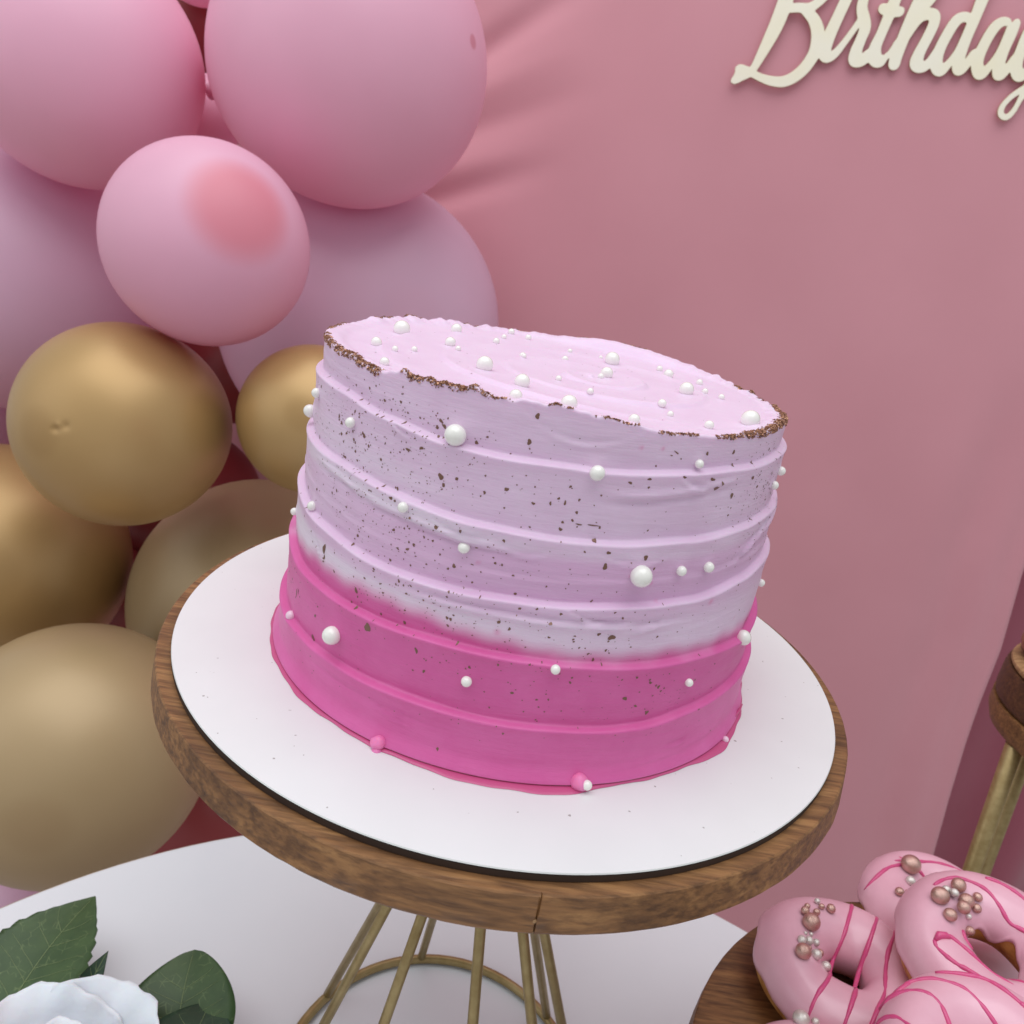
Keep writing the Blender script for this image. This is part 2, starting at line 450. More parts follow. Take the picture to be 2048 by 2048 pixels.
SIGN_STROKES=[[[0.2207, 0.4884, 0.0073], [0.2165, 0.4706, 0.0084], [0.2134, 0.4446, 0.0089], [0.2098, 0.4197, 0.0088], [0.2037, 0.3966, 0.0072], [0.1959, 0.372, 0.0046], [0.1921, 0.3647, 0.0036]], [[0.1922, 0.3642, 0.0038], [0.1862, 0.3651, 0.0046], [0.1799, 0.3664, 0.0046], [0.1765, 0.3659, 0.0034]], [[0.1908, 0.3619, 0.0034], [0.184, 0.359, 0.0042], [0.1773, 0.355, 0.0046], [0.1741, 0.3526, 0.0027]], [[0.179, 0.3639, 0.0038], [0.1774, 0.3585, 0.0042]], [[0.2186, 0.4352, 0.0048], [0.231, 0.437, 0.0048], [0.2417, 0.4379, 0.0052], [0.252, 0.4467, 0.0048], [0.2593, 0.4595, 0.0055], [0.2606, 0.474, 0.0062], [0.2516, 0.4871, 0.0062], [0.2338, 0.493, 0.0054], [0.2155, 0.4878, 0.0044], [0.2056, 0.4773, 0.0037]], [[0.2367, 0.436, 0.0048], [0.2491, 0.4277, 0.0063], [0.2569, 0.4172, 0.0074], [0.26, 0.406, 0.0075], [0.2597, 0.3926, 0.0071], [0.2529, 0.3766, 0.0068], [0.2429, 0.3652, 0.0064], [0.2313, 0.3591, 0.0059], [0.2164, 0.3584, 0.005], [0.2025, 0.3609, 0.004], [0.1922, 0.3642, 0.0036]], [[0.284, 0.4735, 0.0062], [0.2807, 0.454, 0.0066], [0.2764, 0.4342, 0.0066], [0.2721, 0.4141, 0.0071], [0.2704, 0.3973, 0.0075], [0.2749, 0.3909, 0.006], [0.2829, 0.3952, 0.0045], [0.2915, 0.4102, 0.0035], [0.2983, 0.4246, 0.0033], [0.3027, 0.4341, 0.0033]], [[0.2632, 0.4031, 0.0056], [0.2708, 0.399, 0.0064]], [[0.2861, 0.4909, 0.0061], [0.2873, 0.4926, 0.0054]], [[0.2997, 0.4689, 0.0047], [0.2994, 0.4578, 0.0055], [0.2999, 0.445, 0.0059], [0.3053, 0.4344, 0.0066], [0.3093, 0.4251, 0.0063], [0.3079, 0.4135, 0.0059], [0.3061, 0.4009, 0.0067], [0.3077, 0.3923, 0.0075], [0.3149, 0.3925, 0.0063], [0.3226, 0.4005, 0.0059]], [[0.3367, 0.498, 0.0061], [0.3355, 0.4793, 0.0065], [0.3336, 0.4554, 0.0067], [0.331, 0.4358, 0.006], [0.3285, 0.4201, 0.0057], [0.3262, 0.4067, 0.0067], [0.3293, 0.3963, 0.0078], [0.3355, 0.3938, 0.006], [0.3405, 0.3986, 0.0026]], [[0.3225, 0.4474, 0.0044], [0.3257, 0.4462, 0.0055], [0.3406, 0.4454, 0.0051], [0.3432, 0.4473, 0.0036]], [[0.3682, 0.5137, 0.005], [0.3653, 0.4904, 0.0068], [0.362, 0.465, 0.0076], [0.358, 0.4439, 0.0075], [0.3541, 0.4192, 0.007], [0.3521, 0.3992, 0.0067], [0.3523, 0.3926, 0.0063]], [[0.3403, 0.399, 0.0026], [0.3451, 0.4041, 0.0033], [0.3498, 0.4154, 0.0041]], [[0.357, 0.4211, 0.004], [0.3652, 0.4407, 0.0047], [0.3738, 0.4473, 0.0058], [0.3812, 0.4463, 0.0058], [0.3829, 0.438, 0.0058], [0.3803, 0.424, 0.0059], [0.3764, 0.408, 0.0063], [0.3762, 0.3972, 0.0074], [0.3822, 0.3937, 0.0059], [0.3894, 0.3981, 0.0048], [0.3955, 0.4128, 0.0044]], [[0.3635, 0.4461, 0.0036], [0.3728, 0.4615, 0.0043], [0.3797, 0.478, 0.0039]], [[0.4215, 0.4467, 0.004], [0.4145, 0.4493, 0.0047], [0.4063, 0.4448, 0.0058], [0.4007, 0.4297, 0.006], [0.3972, 0.413, 0.0062], [0.3978, 0.4, 0.007], [0.4039, 0.3933, 0.0066], [0.41, 0.3982, 0.0044], [0.4168, 0.413, 0.0035], [0.4199, 0.4304, 0.0033], [0.4217, 0.4435, 0.0033]], [[0.4319, 0.5176, 0.0053], [0.4301, 0.493, 0.0064], [0.427, 0.4694, 0.0068], [0.4249, 0.4471, 0.006], [0.4225, 0.4251, 0.0056], [0.4214, 0.407, 0.0064], [0.4243, 0.3967, 0.0064], [0.4303, 0.4016, 0.0048], [0.4355, 0.4153, 0.004]], [[0.4614, 0.4498, 0.0036], [0.4548, 0.449, 0.0047], [0.4485, 0.4419, 0.0058], [0.4436, 0.4253, 0.006], [0.4418, 0.4071, 0.0066], [0.4483, 0.3956, 0.0066], [0.4547, 0.4006, 0.0044], [0.4614, 0.4169, 0.0033], [0.4642, 0.4342, 0.0033], [0.4652, 0.4463, 0.0032]], [[0.4705, 0.4501, 0.0043], [0.469, 0.438, 0.0054], [0.4665, 0.42, 0.0056], [0.4663, 0.4053, 0.0064], [0.4696, 0.3972, 0.0064], [0.4753, 0.4024, 0.0046], [0.4807, 0.4169, 0.0036]], [[0.4896, 0.4532, 0.0043], [0.486, 0.4417, 0.0058], [0.4844, 0.4238, 0.0058], [0.4848, 0.4077, 0.0066], [0.4915, 0.3987, 0.0064], [0.4983, 0.4045, 0.0044], [0.5047, 0.4231, 0.0036], [0.5075, 0.4395, 0.0036]], [[0.5118, 0.4559, 0.005], [0.5102, 0.4367, 0.0058], [0.5086, 0.4123, 0.0058], [0.5055, 0.3939, 0.0055], [0.5035, 0.3846, 0.0044], [0.5007, 0.3751, 0.0026], [0.4978, 0.3629, 0.0026], [0.4925, 0.3551, 0.0028], [0.4856, 0.3571, 0.0028], [0.4839, 0.3644, 0.0028], [0.4885, 0.3743, 0.0026], [0.4962, 0.3828, 0.0029], [0.5072, 0.3917, 0.0033], [0.5197, 0.4056, 0.0029]]]
DONUT_PEARLS={'D1': [[-0.0156, 0.0127, 0.0039, 0.0], [-0.0083, 0.0269, 0.0014, 2.0], [-0.0148, 0.022, 0.0014, 0.0], [-0.0075, 0.0233, 0.0014, 0.0], [-0.0031, 0.023, 0.0021, 0.0], [-0.017, 0.0183, 0.0019, 0.0], [-0.0111, 0.0193, 0.0016, 0.0], [-0.0191, 0.0078, 0.0009, 1.0], [-0.0164, 0.0083, 0.001, 1.0], [-0.0224, 0.003, 0.0019, 1.0], [-0.0186, 0.004, 0.0018, 1.0], [-0.0146, 0.0052, 0.0016, 1.0], [-0.0239, -0.0038, 0.0035, 0.0], [-0.0193, 0.0005, 0.001, 0.0], [-0.0166, -0.0018, 0.0022, 1.0], [-0.0137, 0.0012, 0.0017, 0.0], [-0.0109, -0.0021, 0.0022, 1.0]], 'D2': [[-0.015, 0.018, 0.0047, 0.0], [-0.0181, 0.0088, 0.0023, 1.0], [-0.0131, 0.0084, 0.0025, 1.0], [-0.014, 0.0043, 0.0019, 1.0], [-0.0082, 0.0114, 0.0015, 1.0], [-0.0078, 0.01, 0.0013, 1.0], [-0.0209, 0.0024, 0.0011, 1.0], [-0.0191, -0.0002, 0.0015, 0.0], [-0.0277, -0.0006, 0.0021, 0.0], [-0.023, 0.0005, 0.0012, 0.0]], 'D3': [[-0.0096, 0.024, 0.0032, 0.0], [-0.0202, 0.0178, 0.0038, 0.0], [-0.0156, 0.0218, 0.0019, 1.0], [-0.0137, 0.0193, 0.0018, 1.0], [-0.0087, 0.0171, 0.0033, 0.0], [-0.0123, 0.0126, 0.0028, 0.0], [-0.0186, 0.0098, 0.0028, 0.0], [-0.0025, 0.0198, 0.002, 0.0], [-0.0039, 0.0157, 0.002, 0.0], [-0.0078, 0.0089, 0.0021, 0.0], [-0.0082, 0.0125, 0.0013, 1.0]], 'D4': [], 'D5': [[-0.0049, 0.033, 0.0032, 1.0], [0.0015, 0.0336, 0.0016, 1.0]]}
DONUT_STRIPES={'D1': [[[0.0086, 0.0269], [0.0021, 0.0151], [-0.0036, 0.0063], [-0.0093, -0.0041], [-0.0156, -0.0142], [-0.0232, -0.0231], [-0.0278, -0.0316]], [[0.0187, 0.022], [0.0101, 0.0076], [0.0003, -0.0096], [-0.0076, -0.0224], [-0.0134, -0.032]], [[0.0244, 0.015], [0.0185, 0.0058], [0.0158, 0.0001], [0.0117, -0.0097], [0.008, -0.0171], [-0.0016, -0.0301]]], 'D2': [[[-0.0337, 0.0109], [-0.026, 0.0167], [-0.0195, 0.0193]], [[-0.0102, 0.0242], [0.0007, 0.0258], [0.0089, 0.0249], [0.0156, 0.0234]], [[-0.0094, 0.0193], [-0.0063, 0.016], [-0.0035, 0.012], [-0.002, 0.0065]]], 'D3': [[[-0.0187, 0.0257], [-0.0127, 0.0289], [-0.0072, 0.0296], [-0.0016, 0.0272], [0.0029, 0.0235], [0.0059, 0.0177], [0.0086, 0.0115], [0.0129, 0.0081]], [[0.006, 0.0308], [0.0116, 0.0284], [0.016, 0.0246], [0.0189, 0.0208]], [[-0.0122, 0.0074], [-0.0124, 0.0036], [-0.0096, -0.0013], [-0.0059, -0.0059], [-0.0013, -0.0099], [0.0023, -0.0143]], [[-0.0293, -0.0011], [-0.0294, -0.0048], [-0.0269, -0.0094], [-0.0239, -0.0127], [-0.0215, -0.0142]], [[-0.0291, -0.0011], [-0.0251, 0.0006], [-0.0218, -0.0], [-0.0186, -0.0029], [-0.0149, -0.0067], [-0.0109, -0.0103]]], 'D4': [[[-0.0224, 0.0283], [-0.0188, 0.0305], [-0.0125, 0.0308], [-0.0073, 0.029], [-0.0024, 0.0263], [0.0013, 0.0214], [0.0053, 0.0149]], [[-0.0309, 0.0239], [-0.0282, 0.0246], [-0.0229, 0.0249], [-0.0177, 0.0231], [-0.0146, 0.019], [-0.0133, 0.0129]], [[-0.0378, 0.0153], [-0.0346, 0.0157], [-0.0314, 0.0138], [-0.0295, 0.0106]], [[0.002, 0.0336], [0.0083, 0.0323], [0.0125, 0.0282], [0.0162, 0.0229], [0.018, 0.0207]]], 'D5': []}
BALLOONS={'a': ([-0.4781, 0.5491, 0.2283], 0.109), 'b': ([-0.227, 0.5632, 0.268], 0.1286), 'c': ([-0.2904, 0.396, 0.0967], 0.0818), 'd': ([-0.5957, 0.6191, 0.0078], 0.1458), 'e': ([-0.2241, 0.6847, 0.0131], 0.1643), 'f': ([-0.3479, 0.3717, -0.0609], 0.0866), 'g': ([-0.1913, 0.3916, -0.0348], 0.0645), 'h': ([-0.5367, 0.4784, -0.2681], 0.1244), 'i': ([-0.2665, 0.5137, -0.2882], 0.1392), 'j': ([-0.3438, 0.2766, -0.3279], 0.1093), 'k': ([-0.4781, 0.8151, 0.3195], 0.0662), 'l': ([-0.3236, 0.5248, -0.6144], 0.1136), 'm': ([-0.6966, 0.6799, -0.1792], 0.0696), 'n': ([-0.5075, 0.3964, -0.6768], 0.076), 'o': ([-0.4357, 0.7061, 0.371], 0.0513), 'p': ([-0.4502, 0.7324, -0.2702], 0.0993), 'q': ([-0.5039, 0.668, -0.3913], 0.0799), 'r': ([-0.4173, 0.7749, -0.0912], 0.0716), 's': ([-0.4109, 0.6934, 0.2163], 0.0389)}


# ------------------------------------------------------------------ setting
FLOOR_Z = -1.012
TABLE_Z = -0.272
V, F = [(-4, -4, FLOOR_Z), (4, -4, FLOOR_Z), (4, 4, FLOOR_Z), (-4, 4, FLOOR_Z)], [(0, 1, 2, 3)]
tag(mesh_obj('floor', V, F, M['floor'], smooth=False), 'pale stone floor under the party table', kind='structure')

WY, WYAW = 0.84, rad(-6)


def backdrop():
    """stretched pink cloth: x,z in the cloth plane, folds pulled in behind the balloons, right edge rolled back"""
    nx, nz = 330, 250
    z0, z1 = FLOOR_Z + .004, 1.15
    zs = np.linspace(z0, z1, nz)
    ez = np.array([-1.1, -.687, -.564, -.468, -.398, -.307, -.19, .1, .5, 1.2])
    ex = np.array([.775, .743, .7295, .7216, .7181, .7163, .7047, .70, .70, .70])
    edge = np.interp(zs, ez, ex)
    V = []
    u = np.concatenate([np.linspace(0, 1, nx - 26), 1 + np.linspace(.003, .055, 26)])
    for j, z in enumerate(zs):
        e = edge[j]
        x = np.where(u <= 1, -1.25 + (e + 1.25) * u, e)
        d = np.zeros(nx)
        # flat edge roll: last stretch turns away from the viewer
        over = np.clip((u - 1) / .055, 0, 1)
        x = np.where(u > 1, e + .010 * np.sin(over * PI / 2), x)
        d += np.where(u > 1, over * .11, 0)
        # soft vertical fold a hand's width inside the edge
        d += .010 * np.exp(-((x - (e - .085)) / .032) ** 2) * sstep((.15 - z) / .3)
        d += .004 * np.exp(-((x - (e - .02)) / .014) ** 2)
        # folds fanning out from behind the balloons
        for (ax, az, bx, bz, a, w) in ((-.27, .125, -.02, .232, .017, .013), (-.27, .165, -.01, .262, -.008, .014),
                                       (-.20, .30, .02, .47, .017, .015), (-.24, .21, .03, .335, .011, .015),
                                       (-.20, .265, 0, .38, -.007, .014), (-.30, .06, -.06, .11, .006, .02)):
            L = math.hypot(bx - ax, bz - az)
            tx, tz = (bx - ax) / L, (bz - az) / L
            s = ((x - ax) * tx + (z - az) * tz) / L
            n = -(x - ax) * tz + (z - az) * tx
            win = sstep((s + .25) / .3) * (1 - sstep((s - .25) / .85))
            d += a * .55 * win * np.exp(-(n / (w * (.75 + .6 * np.clip(s, 0, 1.3)))) ** 2)
        d += .0035 * np.sin(x * 7 + z * 2.1) * np.sin(z * 3.3 + 1.2 + x * 1.7)
        d += .0012 * np.sin(x * 31 + z * 9) * np.sin(z * 13 - x * 5)
        for i in range(nx):
            V.append((x[i], d[i], z))
    F = grid_faces(nx, nz)
    o = mesh_obj('cloth_backdrop', V, F, M['cloth'])
    o.location = (0, WY, 0)
    o.rotation_euler = (0, 0, WYAW)
    tag(o, 'dusty pink stretched cloth backdrop behind the balloons and the script sign', 'backdrop')
    return o


backdrop()


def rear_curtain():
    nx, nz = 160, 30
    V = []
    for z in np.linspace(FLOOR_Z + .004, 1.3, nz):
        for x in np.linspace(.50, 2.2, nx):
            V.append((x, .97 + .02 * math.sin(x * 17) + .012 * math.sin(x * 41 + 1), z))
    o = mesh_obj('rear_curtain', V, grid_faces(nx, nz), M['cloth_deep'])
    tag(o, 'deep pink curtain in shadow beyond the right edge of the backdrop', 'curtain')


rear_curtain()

# table
TC = (.0095, -.179)
table = thing('round_table', 'small white round table under the cake stand', 'table', (TC[0], TC[1], FLOOR_Z))
hz = TABLE_Z - FLOOR_Z
V, F = lathe([(.368, hz - .022), (.372, hz - .0205), (.3735, hz - .0185), (.3735, hz - .0025), (.3715, hz - .0004), (.370, hz)], 160)
mesh_obj('table_top', V, F, M['table'], table)
V, F = lathe([(.3738, hz - .0175), (.3752, hz - .0170), (.3752, hz - .0035), (.3738, hz - .003)], 160, cap0=False, cap1=False)
mesh_obj('edge_band', V, F, M['table_edge'], table)
V, F = lathe([(.20, .002), (.20, .012), (.19, .018), (.05, .03), (.032, .06), (.03, hz - .06), (.06, hz - .0225)], 48)
mesh_obj('pedestal', V, F, M['table'], table)


# ------------------------------------------------------------------ wooden stands
def wood_disc(R, z_top, z_bot, cx, cy, crack=None, n=220, seed=0):
    r_ = np.random.default_rng(seed)
    angs = list(np.linspace(0, 2 * PI, n, endpoint=False))
    if crack is not None:
        angs += [crack + d for d in (-.0045, -.0024, -.0012, 0, .0012, .0024, .0045)]
    angs = sorted(a % (2 * PI) for a in angs)
    n = len(angs)
    ph = r_.uniform(0, 6.28, 12); am = r_.uniform(.3, 1, 12)
    prof = [(R * .5, z_bot, 0), (R - .0022, z_bot, 1), (R - .0006, z_bot + .0005, 1), (R, z_bot + .0016, .7), (R - .0005, (z_top + z_bot) / 2, .3), (R - .0012, z_top - .0005, .3), (R - .0017, z_top, .2), (R * .5, z_top, 0)]
    V = []
    for k, (r, z, w) in enumerate(prof):
        for a in angs:
            nz = sum(am[i] * math.sin((i * 7 + 5) * a + ph[i]) for i in range(12)) / 6
            rr, zz = r + .00035 * nz * w, z
            if k in (1, 2): zz += .0007 * max(0, nz) * w
            if crack is not None and 1 <= k <= 6:
                t = (z - z_bot) / (z_top - z_bot)
                off = -.0016 if t < .55 else .0014
                d = abs(((a - crack - off + PI) % (2 * PI)) - PI)
                if d < .0013: rr -= .0009 * (1 - d / .0016)
            V.append((cx + rr * math.cos(a), cy + rr * math.sin(a), zz))
    F = grid_faces(n, len(prof), wrap_u=True)
    F.append(tuple(range(n - 1, -1, -1)))
    F.append(tuple(range((len(prof) - 1) * n, len(prof) * n)))
    return V, F


def flat_shade_caps(o, ang=35):
    bm = bmesh.new(); bm.from_mesh(o.data)
    for e in bm.edges:
        if len(e.link_faces) == 2 and e.calc_face_angle(0) > rad(ang): e.smooth = False
    bm.to_mesh(o.data); bm.free()


def wire_stand(name, label, cx, cy, R, z_top, thick, ring_r, legs, waist_z, seed, crack=None, group=None, wr=.0026):
    st = thing(name, label, 'cake stand', (cx, cy, TABLE_Z), group=group)
    zt = z_top - TABLE_Z
    V, F = wood_disc(R, zt, zt - thick, 0, 0, crack, seed=seed)
    top = mesh_obj('wooden_top', V, F, M['wood'], st)
    flat_shade_caps(top)
    pts = [(ring_r * math.cos(a), ring_r * math.sin(a), wr) for a in np.linspace(0, 2 * PI, 72, endpoint=False)]
    V, F = tube(pts, wr, 10, closed=True)
    mesh_obj('base_ring', V, F, M['wire'], st)
    wz = waist_z - TABLE_Z
    for a in legs:
        a = rad(a)
        p0 = (ring_r * math.cos(a), ring_r * math.sin(a), wr * 1.6)
        p1 = (.0045 * math.cos(a), .0045 * math.sin(a), wz)
        p2 = (.035 * math.cos(a + .9), .035 * math.sin(a + .9), zt - thick - .001)
        V, F = tube([p0, p1], wr * .92, 10)
        lg = mesh_obj('leg', V, F, M['wire'], st)
        V, F = tube([p1, p2], wr * .85, 8)
        mesh_obj('upper_rod', V, F, M['wire'], lg)
    V, F = lathe([(.006, wz - .004), (.0085, wz - .003), (.0085, wz + .003), (.006, wz + .004)], 24)
    mesh_obj('collar', V, F, M['wire'], st)
    V, F = lathe([(.045, zt - thick - .0035), (.045, zt - thick - .0005)], 48)
    mesh_obj('mount_plate', V, F, M['wire'], st)
    return st


crack_a = math.atan2(-.1284, .0154)
stand = wire_stand('cake_stand', 'tall wooden cake stand on brass wire legs holding the white board', 0, .001, .1314, -.0031, .0126, .0785,
                   (147, 200, 237, 285, 323, 354, 103, 41), -.045, 3, crack_a)
V, F = lathe([(.0004, -.0005), (.0007, 0), (.0004, .0005)], 8)
nl = mesh_obj('nail', [(v[0] + .0150, v[2] - .1299, v[1] + .2612) for v in V], F, M['wood_pale'], stand)

# white board under the cake
board = thing('cake_board', 'round white cake board with dark edge on the wooden stand', 'cake board', (0, 0, -.0031))
V, F = lathe([(.1244, .0031 - .0007), (.1248, .0031 - .0004), (.1246, .0031)], 200, cap0=False)
b1 = mesh_obj('white_face', V, F, M['board_white'], board); flat_shade_caps(b1, 30)
V, F = lathe([(.1243, .00005), (.1247, .0002), (.1247, .0022), (.1243, .0023)], 200)
b2 = mesh_obj('dark_edge', V, F, M['board_edge'], board); flat_shade_caps(b2, 30)

# ------------------------------------------------------------------ the cake
CA = (0.0, -.002)


def pinterp(th, table):
    """periodic smooth interpolation; th in degrees array, table [(deg, val)]"""
    t = sorted((a % 360, v) for a, v in table)
    xs = np.array([t[-1][0] - 360] + [a for a, _ in t] + [t[0][0] + 360])
    ys = np.array([t[-1][1]] + [v for _, v in t] + [t[0][1]])
    x = np.asarray(th) % 360
    i = np.clip(np.searchsorted(xs, x, side='right') - 1, 0, len(xs) - 2)
    s = (x - xs[i]) / (xs[i + 1] - xs[i])
    s = s * s * (3 - 2 * s)
    return ys[i] * (1 - s) + ys[i + 1] * s


RIM = [(-165, .1093), (-143, .1091), (-130, .1082), (-119, .1099), (-107, .1099), (-97, .1098), (-87, .1101), (-77, .1082), (-68, .1066), (-55, .1060), (-40, .1064), (-27, .1074), (-10, .106), (1, .1052), (15, .1053), (32, .1068), (44, .1082), (61, .1099), (73, .1106), (85, .1092), (93, .1083), (105, .1084), (116, .1083), (129, .1094), (141, .1098), (153, .1097), (168, .1086)]
Z1 = [(-165, .0982), (-139, .0988), (-125, .0964), (-110, .0949), (-97, .0944), (-83, .0948), (-62, .0958), (-47, .0967), (-23, .0975), (30, .097), (90, .0955), (150, .097)]
Z2 = [(-165, .0779), (-137, .0781), (-120, .0766), (-101, .0750), (-88, .0748), (-75, .0751), (-59, .0763), (-43, .0778), (-25, .0788), (30, .078), (100, .076)]
Z3 = [(-165, .0594), (-141, .0563), (-122, .0547), (-104, .0549), (-89, .0560), (-68, .0570), (-56, .0579), (-38, .0603), (-26, .0618), (30, .06), (100, .058)]
Z4 = [(-165, .0400), (-146, .0373), (-133, .0376), (-120, .0382), (-102, .0390), (-87, .0392), (-66, .0386), (-53, .0388), (-31, .0367), (30, .038), (110, .039)]
Z5 = [(-165, .0165), (-149, .0170), (-138, .0175), (-126, .0182), (-105, .0190), (-85, .0187), (-70, .0186), (-63, .0190), (-50, .0206), (-33, .0214), (30, .02), (110, .018)]
BOUND = [(-156, .0427), (-139, .0452), (-130, .0455), (-113, .0461), (-98, .0443), (-87, .0425), (-72, .0418), (-53, .0417), (-33, .0416), (40, .042), (120, .043)]
RB = [.0797, .0814, .0831, .0849, .0867, .0885]
STREAK = [(int(rng.integers(1, 9)), rng.uniform(250, 1700), rng.uniform(0, 6.28), rng.uniform(.4, 1)) for _ in range(26)]
LUMP = [(int(rng.integers(2, 9)), rng.uniform(-130, 130), rng.uniform(0, 6.28)) for _ in range(10)]


FLAPS = [(-128, .0715, .006, .0006, -.25, .0008), (-140, .0470, .004, .0006, -.5, .0007), (-75, .0510, .008, .0007, -.15, .0009), (-66, .0490, .006, .0006, .2, .0007), (-58, .0905, .006, .0008, -.2, .0009),
         (-70, .0690, .009, .0006, .02, .0006), (-38, .0690, .006, .0007, .5, .0009), (-30, .0740, .005, .0006, .45, .0008), (-104, .0700, .007, .0006, -.1, .0008), (-92, .0685, .006, .0006, -.05, .0007), (-112, .0105, .006, .0005, -.2, .0006), (-52, .0085, .005, .0006, .1, .0007), (-85, .1005, .010, .0007, -.06, .0004), (-120, .0935, .004, .0006, -.3, .0006)]


def win(th, a, b, s=8):
    th = (np.asarray(th) + 180) % 360 - 180
    return sstep((th - a) / s) * (1 - sstep((th - b + s) / s))


def side_r(th, z):
    th = np.asarray(th, float); z = np.asarray(z, float)
    zs = [pinterp(th, t) for t in (Z1, Z2, Z3, Z4, Z5)]
    t = np.radians(th)
    r = np.full(np.broadcast(th, z).shape, RB[0])
    lipvar = 1 + .35 * np.sin(3 * t + 1) + .25 * np.sin(7 * t + 2.2)
    for k, zk in enumerate(zs):
        below = zk - z
        step = sstep((below + .0005 + .00015 * np.sin(11 * t + k)) / .0012)
        lip = .00075 * lipvar * np.exp(-np.clip(below, 0, None) / .0026)
        r = r * (1 - step) + (RB[k + 1] + lip) * step
        # the band above leans very slightly in as it meets the ledge
        r = r - .00025 * np.exp(-(np.clip(-below, 0, None) / .003) ** 2) * (1 - step)
    r = r + .0022 * sstep((.0065 - z) / .0065)
    # secondary drag lines and folds
    g = zs[1] - .60 * (zs[1] - zs[2]) + .0006 * np.sin(4 * t)
    r = r + (-.00035 * np.exp(-((z - g) / .00045) ** 2) + .0003 * np.exp(-((z - g + .0014) / .0010) ** 2)) * win(th, -175, -15)
    g = zs[1] - .0042 - .0012 * np.sin(3.0 * t + .6)
    r = r + (.0009 * np.exp(-((z - g) / .0007) ** 2) - .0006 * np.exp(-((z - g + .0016) / .0008) ** 2)) * win(th, -150, -88, 14)
    g = zs[2] - .0046 - .0024 * sstep((th + 110) / 50)
    r = r + (.0008 * np.exp(-((z - g) / .0007) ** 2) - .0006 * np.exp(-((z - g - .0016) / .0009) ** 2)) * win(th, -118, -50, 16)
    g = zs[0] - .0052 + .0016 * np.sin((th + 60) / 9)
    r = r + (.0009 * np.exp(-((z - g) / .0009) ** 2) - .0007 * np.exp(-((z - g + .0020) / .0010) ** 2)) * win(th, -82, -44, 12)
    g = zs[1] - .0075 + (th + 35) * .00022
    r = r + (.0006 * np.exp(-((z - g) / .0010) ** 2) - .0005 * np.exp(-((z - g - .0020) / .0010) ** 2)) * win(th, -45, 5, 10)
    g = zs[4] - .0048 - (th + 130) * .00006
    r = r - .0004 * np.exp(-((z - g) / .0006) ** 2) * win(th, -142, -95, 16)
    g = .0065 + (th + 50) * .00008
    r = r + .0004 * np.exp(-((z - g) / .0007) ** 2) * win(th, -70, -30, 10)
    # small torn flaps and dents left by the scraper
    for fa, fz, wa, wz, sl, am in FLAPS:
        d = ((th - fa + 180) % 360 - 180) * PI / 180 * .085
        zz = z - fz - sl * d - .18 * d * d / wa
        e = np.exp(-(d / wa) ** 2)
        r = r + am * e * (np.exp(-(zz / wz) ** 2) - .8 * np.exp(-((zz - 1.5 * wz) / (1.1 * wz)) ** 2))
    s = sum(a * np.sin(m * t + k * z + p) for m, k, p, a in STREAK) / len(STREAK)
    l = sum(np.sin(m * t + k * z + p) for m, k, p in LUMP) / len(LUMP)
    r = r + .00016 * s * 2 + .00038 * l
    return r


def pearl_bumps(th, z, r):
    """frosting squeezed up round each pearl"""
    for a, zp, rp in SIDE_PEARLS:
        dx = ((th - a + 180) % 360 - 180) * PI / 180 * .085
        d2 = dx * dx + (z - zp - .0006) ** 2
        r = r + .30 * rp * np.exp(-d2 / (1.45 * rp) ** 2)
    return r


def rim_z(th):
    t = np.radians(th)
    j = .00022 * np.sin(23 * t + 1) + .00018 * np.sin(41 * t + 2) + .00016 * np.sin(67 * t) + .00012 * np.sin(113 * t + 4)
    return pinterp(th, RIM) + j * (1 + .8 * np.sin(3 * t + 1.0))


SPIR = []


def top_z(x, y):
    """face of the cake inside the rim"""
    x = np.asarray(x, float); y = np.asarray(y, float)
    rho = np.hypot(x - CA[0], y - CA[1]); t = np.arctan2(y - CA[1], x - CA[0])
    flat = .1066 - .016 * x + .0003 * np.sin(3 * t + 1) * rho / .08
    # palette-knife spiral, off centre
    ex, ey = x - .012, y + .006
    er = np.hypot(ex, ey); et = np.arctan2(ey, ex)
    s = (er / .021 - et / (2 * PI)) % 1.0
    saw = s ** 3 * (1 - sstep((s - .86) / .14)) - .25
    fade = sstep((.072 - rho) / .016) * (.45 + .55 * np.sin(et * 1.0 + er * 60 + .5) ** 2)
    flat = flat + .0020 * saw * fade
    return flat


